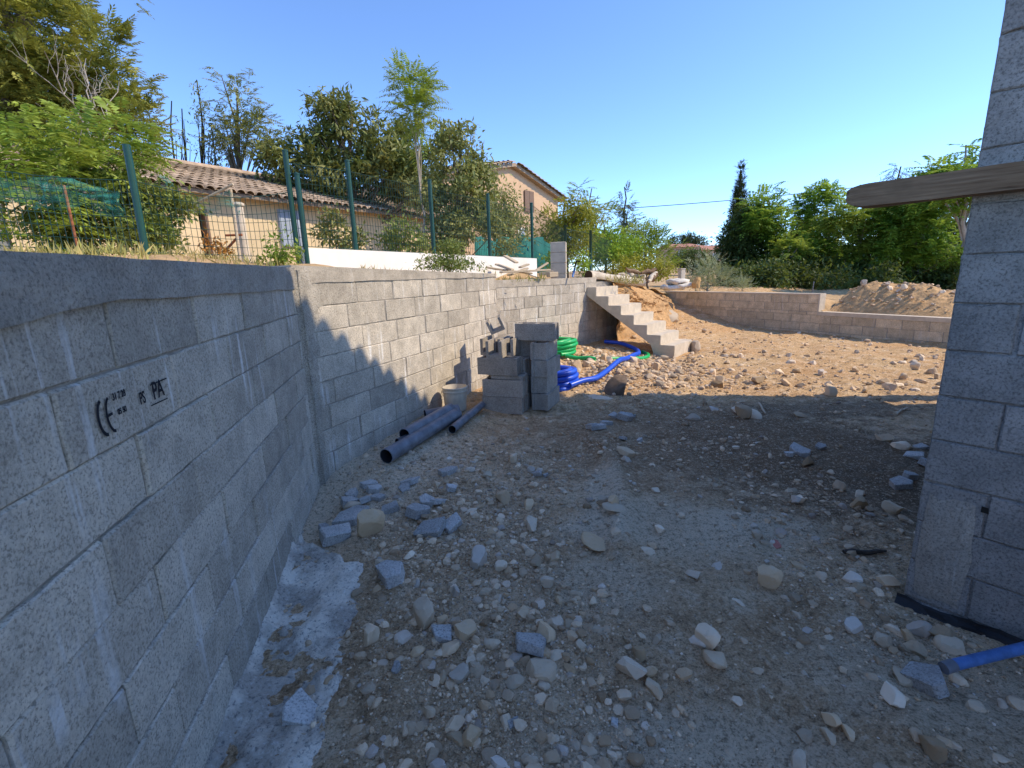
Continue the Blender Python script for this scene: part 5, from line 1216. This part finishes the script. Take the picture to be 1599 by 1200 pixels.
for k in range(420):
    c = mv[r.integers(len(mv))]
    if c[2] < .62: continue
    V_,F_ = PB0[r.integers(8)]; sz_ = r.uniform(.02,.09); a_ = r.uniform(0,6.28); R_z = np.array([[math.cos(a_),-math.sin(a_),0],[math.sin(a_),math.cos(a_),0],[0,0,1]]); gq.append((V_@R_z.T*sz_+c+np.array([r.normal(0,.03),r.normal(0,.03),-.2*sz_]),F_))
gv_,gf_ = join(gq); tag(link('rubble',mesh_np('rubble',gv_-np.array(mo.location),gf_,M['gravel'],False),mo.location,0,mo),kind='stuff')
P = at(1383,452,11.7); rock(P[0],P[1],.36,'long pale slab stone sticking up from the mound top',z=P[2]-.05,tilt=.6,cat='rock')
# iron bar by the low wall
A = at(1268,458,12.6); B = at(1271,440,12.6); m = MB(); m.tube([A-np.array([0,0,.2]),B],.012,8); tag(m.build('iron_bar',M['pvc']),'thin grey iron bar standing behind the low wall','bar')
# ---- overhead cable
A = at(700,338,30); B = at(1500,272,30); q = np.linspace(0,1,40)[:,None]; pp = A*(1-q)+B*q; pp[:,2] -= 1.2*(4*q*(1-q))[:,0]*.35; m = MB(); m.tube(pp,.022,5); tag(m.build('overhead_cable',M['cable']),'thin dark overhead cable crossing the sky','cable')
# ---- far houses and trees
for px0,px1,py0,pyr,pye,Y,lb in ((1043,1096,408,380,386,95,'far house with red tiled roof left of the tall cypress'),(1096,1150,408,382,390,85,'far pink walled house right beside the tall cypress')):
    A = at(px0,py0,Y); B = at(px1,py0,Y); ze_ = at(px0,pye,Y)[2]; zr_ = at(px0,pyr,Y)[2]; t = thing('distant_house',lb,'house',A); x0,x1 = A[0],B[0]; zb_ = 1.5
    m = MB(); m.box((x0,Y,zb_),(x1,Y+8,ze_)); m.build('wall',M['pinkwall'],t)
    m = MB(); m.add([[x0-.5,Y-.6,ze_-.1],[x1+.5,Y-.6,ze_-.1],[x1+.5,Y+8.6,ze_-.1],[x0-.5,Y+8.6,ze_-.1],[x0+1,Y+4,zr_],[x1-1,Y+4,zr_]],[[0,1,5,4],[2,3,4,5]]); m.add(m.v[0],[[1,2,5],[3,0,4]]); m.build('roof',M['redtile'],t)
    for k in range(2):
        xx = x0+(x1-x0)*(.3+.35*k); f_ = MB(); f_.box((xx,Y-.06,ze_-1.9),(xx+1.1,Y-.01,ze_-.7)); wo = f_.build('window',M['white'],t); f_ = MB(); f_.box((xx+.1,Y-.09,ze_-1.8),(xx+1.0,Y-.061,ze_-.8)); f_.build('pane',M['blue_door'],wo)
# ================================================================ TREES AND PLANTS
def gtz(P): return np.array([P[0],P[1],float(tz(P[0],P[1]))])
# big conifer at left
tree('conifer_tree','huge olive-green conifer filling the upper left corner','tree',gt(40,11.5),
  [Lp(-20,20,11,2.0,1.8,2.2),Lp(70,50,11,1.0,1.4,1.2),Lp(90,150,11,1.25,1.3,.9),Lp(-90,120,11.5,2.4,1.8,2.0),Lp(20,-110,11.3,1.4,1.6,1.9),Lp(165,190,10.8,.55,.7,.5),Lp(150,115,10.8,.55,.7,.6),Lp(20,190,10.8,1.6,1.2,.9),Lp(-220,-60,12,2.4,1.8,2.5)],
  'spray',M['lf_conifer'],1300,.30,'bark',.28,1,limbs=26,per=13,cr=.10,shell=.66,fk=5,droop=-.35,ll=.34,lw=.36,top=at(40,-160,11.4),clump=(130,.50))
# leafless tree in front of it
def bare(name,label,base,top,r0,seed,mat,spread=.5,lv=3,kids=4):
    r = np.random.default_rng(seed); t = thing(name,label,'tree',base); m = MB()
    def grow(a,b,rad,l):
        q = np.linspace(0,1,7)[:,None]; pp = a*(1-q)+b*q; pp[1:-1] += r.normal(0,.03*np.linalg.norm(b-a),(5,3)); m.tube(pp,rad*(1-.6*q[:,0]),6)
        if l == 0: return
        for _ in range(kids):
            f_ = r.uniform(.35,1); c = pp[int(f_*6)]; d = unit(unit(b-a)*.9+r.normal(0,spread,3)+np.array([0,0,.15])); grow(c,c+d*np.linalg.norm(b-a)*r.uniform(.38,.6),rad*.5,l-1)
    grow(np.array(base,float),np.array(top,float),r0,lv); m.build('trunk',M[mat],t,True); return t
b_ = gt(140,9.2); bare('bare_tree','leafless pale dead tree before the big conifer',b_,at(132,150,9.2),.03,5,'barkpale',.5,3,4)
# pinnate shrubs at far left behind the fence
tree('ferny_shrub','bright ferny-leaved shrub behind the fence at left edge','shrub',gt(20,6.0),[Lp(10,240,6.0,.75,.5,.30),Lp(0,330,5.4,.55,.4,.30),Lp(60,260,6.1,.7,.5,.35),Lp(-90,280,6,.8,.6,.5),Lp(40,330,5.6,.35,.3,.25)],'frond',M['lf_ail'],85,.55,'barkpale',.025,11,limbs=12,per=4,cr=.12,shell=.3,fk=10,droop=.35,ll=.22,lw=.30)
tree('ferny_shrub','ferny-leaved sapling thicket below the leafless tree','shrub',gt(120,6.5),[Lp(120,235,6.6,.7,.5,.33),Lp(105,290,6.3,.6,.5,.30),Lp(165,225,6.8,.4,.4,.25)],'frond',M['lf_ail'],75,.50,'barkpale',.022,12,limbs=12,per=4,cr=.12,shell=.3,fk=10,droop=.35,ll=.22,lw=.30)
tree('dense_shrub','dense dark green shrub behind the leaning green post','shrub',gt(190,6.7),[Lp(190,300,6.7,.62,.5,.42),Lp(235,310,6.9,.42,.4,.42),Lp(150,350,6.4,.7,.4,.35),Lp(215,360,6.6,.5,.4,.3),Lp(262,325,7.0,.25,.3,.2),Lp(90,360,6.2,.6,.4,.28)],'leaf',M['lf_shrub'],380,.085,'bark',.03,13,limbs=18,per=26,cr=.08,shell=.3,clump=(55,.20))
tree('rusty_shrub','small red-brown leaved shrub before the dark doorway','shrub',gt(336,8.0),[Lp(338,388,8.0,.16,.16,.16)],'leaf',M['lf_rust'],14,.09,'bark',.012,14,limbs=5,per=14,cr=.07)
tree('corner_weed','leafy green weed at the wall corner beside the double post','plant',gt(436,5.2),[Lp(436,385,5.2,.13,.13,.20),Lp(446,398,5.1,.14,.12,.09),Lp(420,403,5.2,.12,.12,.06)],'leaf',M['lf_green'],40,.055,'bark',.008,15,limbs=8,per=12,cr=.05,shell=.2)
# slender sparse trees behind the outbuilding
for k,(px,pyt,pyb,fo,lb) in enumerate(((268,158,262,14,'thinnest bare slender trunk behind the outbuilding roof'),(284,170,268,18,'thin forked sparse tree next to the thinnest trunk'),(307,125,258,70,'tall sparse slender tree with leafy tip behind the roof'),(330,200,270,34,'leaning sparse small tree right of the tall sparse one'))):
    T = at(px,pyt,19); B = at(px+10,pyb+120,19); B[2] = float(tz(B[0],B[1]))
    hgt_ = T[2]-B[2]
    tree('slender_tree',lb,'tree',B,[(T[0],T[1],T[2]-hgt_*.10,.25,.25,hgt_*.10),(T[0]+.1,T[1],T[2]-hgt_*.28,.42,.4,hgt_*.15),(T[0]+.1,T[1],T[2]-hgt_*.45,.40,.4,hgt_*.12)],'leaf',M['lf_sparse'],fo,.13,'barkdark',.07,20+k,'slender trees behind the roof',limbs=12,per=10,cr=.12,top=T,shell=.2,asp=.35)
tree('pine_tree','airy light conifer with broad top behind the outbuilding','tree',gtz(at(378,400,19)),[Lp(368,150,19,.55,.5,.8),Lp(372,210,19,1.0,.9,.8),Lp(350,195,19,.6,.6,.5),Lp(405,200,19,.8,.7,.45),Lp(425,225,19,.6,.6,.35)],'spray',M['lf_sparse'],190,.42,'bark',.11,30,limbs=22,per=4,cr=.16,shell=.3,fk=5,droop=-.1,ll=.34,lw=.30,top=at(370,140,19))
# dense tree behind the outbuilding, tall sapling, grey-green tree
tree('broadleaf_tree','dense dark long-leaved tree rising behind the outbuilding','tree',gtz(at(560,400,15.5)),[Lp(515,195,15.5,.95,1.0,.75),Lp(590,225,15.5,1.25,1.1,.75),Lp(470,250,15,.75,.9,.65),Lp(640,245,15.5,.75,.9,.65),Lp(555,275,15.3,1.6,1.0,.6),Lp(530,160,15.5,.3,.3,.3),Lp(650,290,15.2,.6,.7,.4),Lp(440,240,15,.35,.4,.5)],'leaf',M['lf_loquat'],950,.21,'bark',.13,31,limbs=24,per=20,cr=.12,shell=.5,asp=.30,droop=.25,clump=(75,.42))
B_ = gt(664,11.2); tree('tall_sapling','tall thin-trunked sapling with ferny crown against the sky','tree',B_,[Lp(648,135,11,.42,.38,.30),Lp(645,170,11,.34,.3,.25),Lp(650,195,11,.26,.25,.2)],'frond',M['lf_ail'],60,.46,'barkpale',.035,32,limbs=4,per=5,cr=.06,shell=.1,fk=10,droop=.22,ll=.21,lw=.28,top=at(648,150,11))
tree('grey_green_tree','loose grey-green tree in front of the gabled house','tree',gt(720,11.8),[Lp(710,215,11.8,.42,.4,.55),Lp(725,265,11.8,.7,.6,.5),Lp(700,310,11.6,.75,.6,.5),Lp(748,312,12,.5,.6,.45),Lp(735,350,11.6,.7,.6,.4),Lp(712,380,11.3,.5,.5,.35)],'leaf',M['lf_olive'],560,.12,'bark',.07,33,limbs=22,per=20,cr=.10,shell=.3,asp=.42,clump=(60,.27))
tree('yellow_shrub','yellowish shrub covering the left of the gabled house','shrub',gt(800,15),[Lp(785,325,15,.55,.6,.6),Lp(800,358,15,.55,.6,.4),Lp(780,355,14.8,.5,.5,.5)],'leaf',M['lf_olive'],170,.12,'bark',.05,34,limbs=14,per=20,cr=.17,shell=.35)
tree('wall_bush','small leafy bush growing over the top of the block wall','bush',gt(703,6.7),[Lp(705,395,6.75,.20,.2,.19),Lp(690,413,6.6,.30,.2,.09),Lp(725,412,6.8,.28,.2,.09),Lp(672,408,6.6,.14,.14,.07)],'leaf',M['lf_shrub'],110,.045,'bark',.01,35,limbs=14,per=22,cr=.05,shell=.2)
tree('leafy_bush','green leafy bush behind the fence before cream wall','bush',gt(625,9.2),[Lp(625,365,9.2,.32,.3,.28),Lp(610,382,9.2,.3,.3,.18),Lp(650,378,9.4,.25,.25,.18)],'leaf',M['lf_shrub'],70,.10,'bark',.014,36,limbs=10,per=16,cr=.09,shell=.3)
tree('leafy_bush','dark leafy bush low behind the fence beside grey door','bush',gt(522,8.6),[Lp(520,365,8.6,.28,.26,.20),Lp(545,378,8.7,.26,.25,.16),Lp(522,342,8.6,.12,.12,.14)],'leaf',M['lf_loquat'],60,.10,'bark',.014,37,limbs=10,per=16,cr=.09,shell=.3)
tree('round_bush','small round olive bush before the teal cloth','bush',gt(787,12),[Lp(787,388,12,.30,.3,.26)],'leaf',M['lf_olive'],45,.08,'bark',.014,38,limbs=8,per=20,cr=.1,shell=.4)
# middle distance
tree('yellow_tree','yellow-green weeping tree right of the gabled house','tree',gt(885,19),[Lp(880,340,19,.95,.8,.75),Lp(905,355,19,.8,.8,.6),Lp(850,365,18.5,.6,.6,.5),Lp(890,380,18.5,.9,.7,.5)],'leaf',M['lf_yellow'],330,.15,'bark',.09,40,limbs=16,per=22,cr=.13,shell=.45,asp=.35,clump=(45,.36))
tree('pale_tree','airy light tree with ferny tufts behind yellow-green tree','tree',gt(925,27),[Lp(905,302,27,.4,.4,.35),Lp(930,318,27,.6,.5,.4),Lp(945,330,27,.5,.4,.4),Lp(915,335,27,.7,.6,.4)],'frond',M['lf_green'],46,.8,'bark',.1,41,limbs=14,per=3,cr=.15,shell=.2,fk=8)
tree('green_tree','bright green tree behind the far wire fence','tree',gt(945,21),[Lp(940,365,21,.9,.8,.55),Lp(960,385,21,.8,.8,.5),Lp(930,400,20,.8,.7,.5)],'leaf',M['lf_bright'],280,.15,'bark',.08,42,limbs=14,per=20,cr=.13,shell=.5,clump=(40,.36))
tree('feathery_tree','feathery pale green tree beside the distant fence end','tree',gt(1005,24),[Lp(1005,375,24,.9,.8,.6),Lp(1025,375,24,.5,.5,.55),Lp(985,395,23,.8,.7,.5),Lp(1020,405,23,.9,.7,.45)],'spray',M['lf_green'],200,.55,'bark',.08,43,limbs=14,per=4,cr=.2,shell=.4,fk=5,droop=-.5,ll=.34,lw=.26)
tree('olive_bush','wide olive-yellow bush below the feathery tree','bush',gt(1015,20),[Lp(1000,415,20,.6,.6,.35),Lp(1030,420,20,.55,.6,.35),Lp(975,420,19,.5,.5,.3)],'leaf',M['lf_yellow'],170,.12,'bark',.05,44,limbs=10,per=20,cr=.16,shell=.4)
tree('green_bush','small bright bush behind the concrete pillar','bush',gt(868,13),[Lp(866,410,13,.25,.25,.28),Lp(908,410,14.2,.22,.25,.3)],'leaf',M['lf_bright'],50,.09,'bark',.02,45,limbs=8,per=18,cr=.1,shell=.3)
# distant cedar: whorled layers
B_ = gt(975,48); T_ = at(975,292,48); lum = []
for k in range(9):
    f_ = k/8; z = B_[2]+(T_[2]-B_[2])*(.25+.74*f_); lum.append((B_[0],B_[1],z,1.9*(1-f_)+.15,1.9*(1-f_)+.15,.22))
tree('cedar_tree','distant blue-green conical cedar above the bushes','tree',B_,lum,'spray',M['lf_cedar'],150,.9,'barkdark',.2,46,limbs=10,per=4,cr=.12,shell=.1,fk=5,droop=.0,ll=.34,lw=.3,top=T_)
tree('clipped_hedge','dark clipped hedge below the far red roofed house','hedge',gt(1080,45),[Lp(1068,405,45,.9,1.2,1.0),Lp(1088,406,45,1.2,1.2,1.0),Lp(1100,415,44,.9,1,.8)],'leaf',M['lf_dark'],230,.22,'bark',.1,47,limbs=6,per=20,cr=.25,shell=.6)
tree('far_pines','dark clump of distant pines above the far roofs','tree',gt(1070,120),[Lp(1058,379,120,2.2,2,1.5),Lp(1075,377,120,1.8,2,1.7),Lp(1090,380,118,1.8,2,1.4)],'leaf',M['lf_pine'],230,.5,'bark',.25,48,limbs=6,per=20,cr=.5,shell=.6)
tree('silver_shrub','feathery silver-green shrub beside the tall cypress','shrub',gt(1105,17),[Lp(1105,428,17,.62,.5,.48),Lp(1090,440,17,.4,.4,.3),Lp(1125,440,17,.4,.4,.3)],'spray',M['lf_silver'],130,.40,'barkpale',.03,49,limbs=12,per=4,cr=.1,shell=.2,fk=6,droop=-.9,ll=.24,lw=.2)
tree('silver_shrub','small silver-green shrub low on the wall by the cypress','shrub',gt(1160,17),[Lp(1160,450,17,.3,.3,.2)],'spray',M['lf_silver'],40,.3,'barkpale',.02,50,limbs=6,per=4,cr=.08,shell=.2,fk=6,droop=-.9,ll=.24,lw=.2)
# tall cypress and the row of trees behind the low wall
B_ = gt(1148,25); T_ = at(1157,266,25); lum = []
for k in range(12):
    f_ = k/11; c = B_*(1-f_)+T_*f_; c[2] = B_[2]+(T_[2]-B_[2])*(.06+.92*f_); w_ = .55*math.sin(PI*(.25+.74*f_))**.9*(1-.45*f_)+.07; lum.append((c[0],c[1],c[2],w_,w_,.45))
tree('cypress_tree','tall narrow dark cypress rising above the row of trees','tree',B_,lum,'spray',M['lf_cypress'],1600,.22,'barkdark',.16,51,limbs=2,per=6,cr=.04,shell=.3,fk=5,droop=-1.1,ll=.30,lw=.35,top=T_)
tree('ivy_mass','dark ivy-clad tree trunk mass under the tall cypress','tree',gt(1165,24),[Lp(1148,395,24,.75,.8,1.5),Lp(1185,385,24,.85,.8,1.5),Lp(1165,430,23.5,1.2,.7,.7),Lp(1165,350,24,.6,.7,.8)],'leaf',M['lf_dark'],950,.17,'barkdark',.15,52,limbs=10,per=22,cr=.18,shell=.55)
RT = 'row of trees behind the low wall'
def ptree(lb,px,Y,lumps,n,seed,mat='lf_ailfar',L=.62,k=7,nm='ferny_tree'): return tree(nm,lb,'tree',gt(px,Y),lumps,'frond',M[mat],n,L,'barkpale',.09,seed,RT,limbs=18,per=8,cr=.14,shell=.3,fk=k,droop=.28,ll=.25,lw=.42,clump=(32,.42))
ptree('ferny-leaved tree standing right against the tall cypress',1195,23.5,[Lp(1195,325,23.5,.8,.7,.55),Lp(1205,365,23.3,.8,.7,.7),Lp(1208,410,23.3,.7,.6,.7),Lp(1178,335,23.3,.6,.6,.6)],170,53)
ptree('pale low ferny sapling in the gap of the tree row',1232,22,[Lp(1232,400,22,.35,.5,.75),Lp(1228,430,22,.3,.4,.4)],40,54,'lf_ail')
ptree('ferny tree with high airy tufts left of the beam end',1300,24,[Lp(1300,312,24,.75,.6,.5),Lp(1275,325,24,.6,.6,.5),Lp(1295,355,24,1.1,.7,.7),Lp(1270,395,24,.9,.7,.7)],190,55)
ptree('bright ferny sapling leaning forward of the tree row',1335,21.5,[Lp(1335,340,21.5,.7,.6,.6),Lp(1355,375,21.5,.7,.5,.6),Lp(1340,420,21.5,.6,.5,.7)],150,56,'lf_ail')
ptree('widest ferny tree in the row beside house corner',1430,20,[Lp(1430,330,20,1.0,.8,.65),Lp(1475,320,19.5,1.0,.8,.75),Lp(1440,385,20,1.1,.8,.7),Lp(1495,390,19,.9,.7,.8),Lp(1400,410,20.5,.8,.7,.7),Lp(1400,345,20.5,.6,.6,.5)],330,57)
ptree('tall ferny tree topping out above the beam at the house',1505,17,[Lp(1485,262,17,.6,.6,.35),Lp(1525,240,17,.6,.5,.45),Lp(1465,290,17,.6,.6,.35),Lp(1530,290,17,.8,.6,.55)],130,58)
for k,(px,Y,lu,lb) in enumerate(((1265,26,[Lp(1265,380,26,1.1,.9,1.4),Lp(1240,425,25.5,1.0,.8,.9),Lp(1290,415,25.5,1.2,.8,1.0)],'dark ivy-covered tree left of the bright sapling'),(1385,26,[Lp(1385,345,26,1.1,.9,1.3),Lp(1375,405,25.5,1.2,.8,1.3),Lp(1350,310,26.5,.7,.5,.6),Lp(1325,420,25,1.1,.8,.9)],'dark evergreen behind the bright sapling under the beam'),(1470,24,[Lp(1440,430,23,1.4,.8,.9),Lp(1500,420,22.5,1.4,.8,1.2),Lp(1460,370,24,1.3,.9,1.0),Lp(1560,400,22,1.5,.9,1.8)],'dark undergrowth tree next to the house corner'),(1400,30,[Lp(1402,268,30,.30,.3,.45),Lp(1400,300,30,.7,.7,.7),Lp(1400,345,30,1.1,1,1.0)],'dark pointed conifer peeping above the wooden beam'))):
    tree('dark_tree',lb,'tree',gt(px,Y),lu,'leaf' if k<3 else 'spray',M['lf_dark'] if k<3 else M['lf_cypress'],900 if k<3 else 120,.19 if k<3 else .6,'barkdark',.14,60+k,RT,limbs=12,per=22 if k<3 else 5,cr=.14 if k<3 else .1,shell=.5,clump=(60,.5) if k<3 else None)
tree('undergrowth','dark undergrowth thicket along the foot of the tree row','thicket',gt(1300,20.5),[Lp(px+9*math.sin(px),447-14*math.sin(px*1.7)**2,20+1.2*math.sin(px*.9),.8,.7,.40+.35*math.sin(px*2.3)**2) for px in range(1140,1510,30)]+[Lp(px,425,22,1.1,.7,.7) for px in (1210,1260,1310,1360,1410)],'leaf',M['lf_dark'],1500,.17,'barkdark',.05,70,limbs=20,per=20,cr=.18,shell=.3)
# dry grass at the bank top and along the garden edge: nobody could count the blades
r = np.random.default_rng(5); Pg = []
for px0,px1,py,Y,n_,sp in ((945,1005,442,11.0,260,.35),(0,230,396,4.2,420,.4),(240,460,410,4.8,320,.35),(560,660,423,6.2,90,.12),(770,850,434,8.6,120,.3)):
    for k in range(n_):
        P = at(r.uniform(px0,px1),py,Y+r.normal(0,sp)); z = float(tz(P[0],P[1])); Pg.append([P[0],P[1],z-.02])
Pg = np.array(Pg); n_ = len(Pg); D = unit(r.normal(0,.45,(n_,3))+np.array([0,0,1.])); L = r.uniform(.04,.15,n_)*np.where(Pg[:,1]>9,1.7,1); V,F = kites(Pg,D,L,L*.10+.004,unit(r.normal(size=(n_,3))))
tag(link('dry_grass',mesh_np('dry_grass',V,F,M['lf_dry'],False)),'dry grass tufts along the top of the walls','grass',kind='stuff')
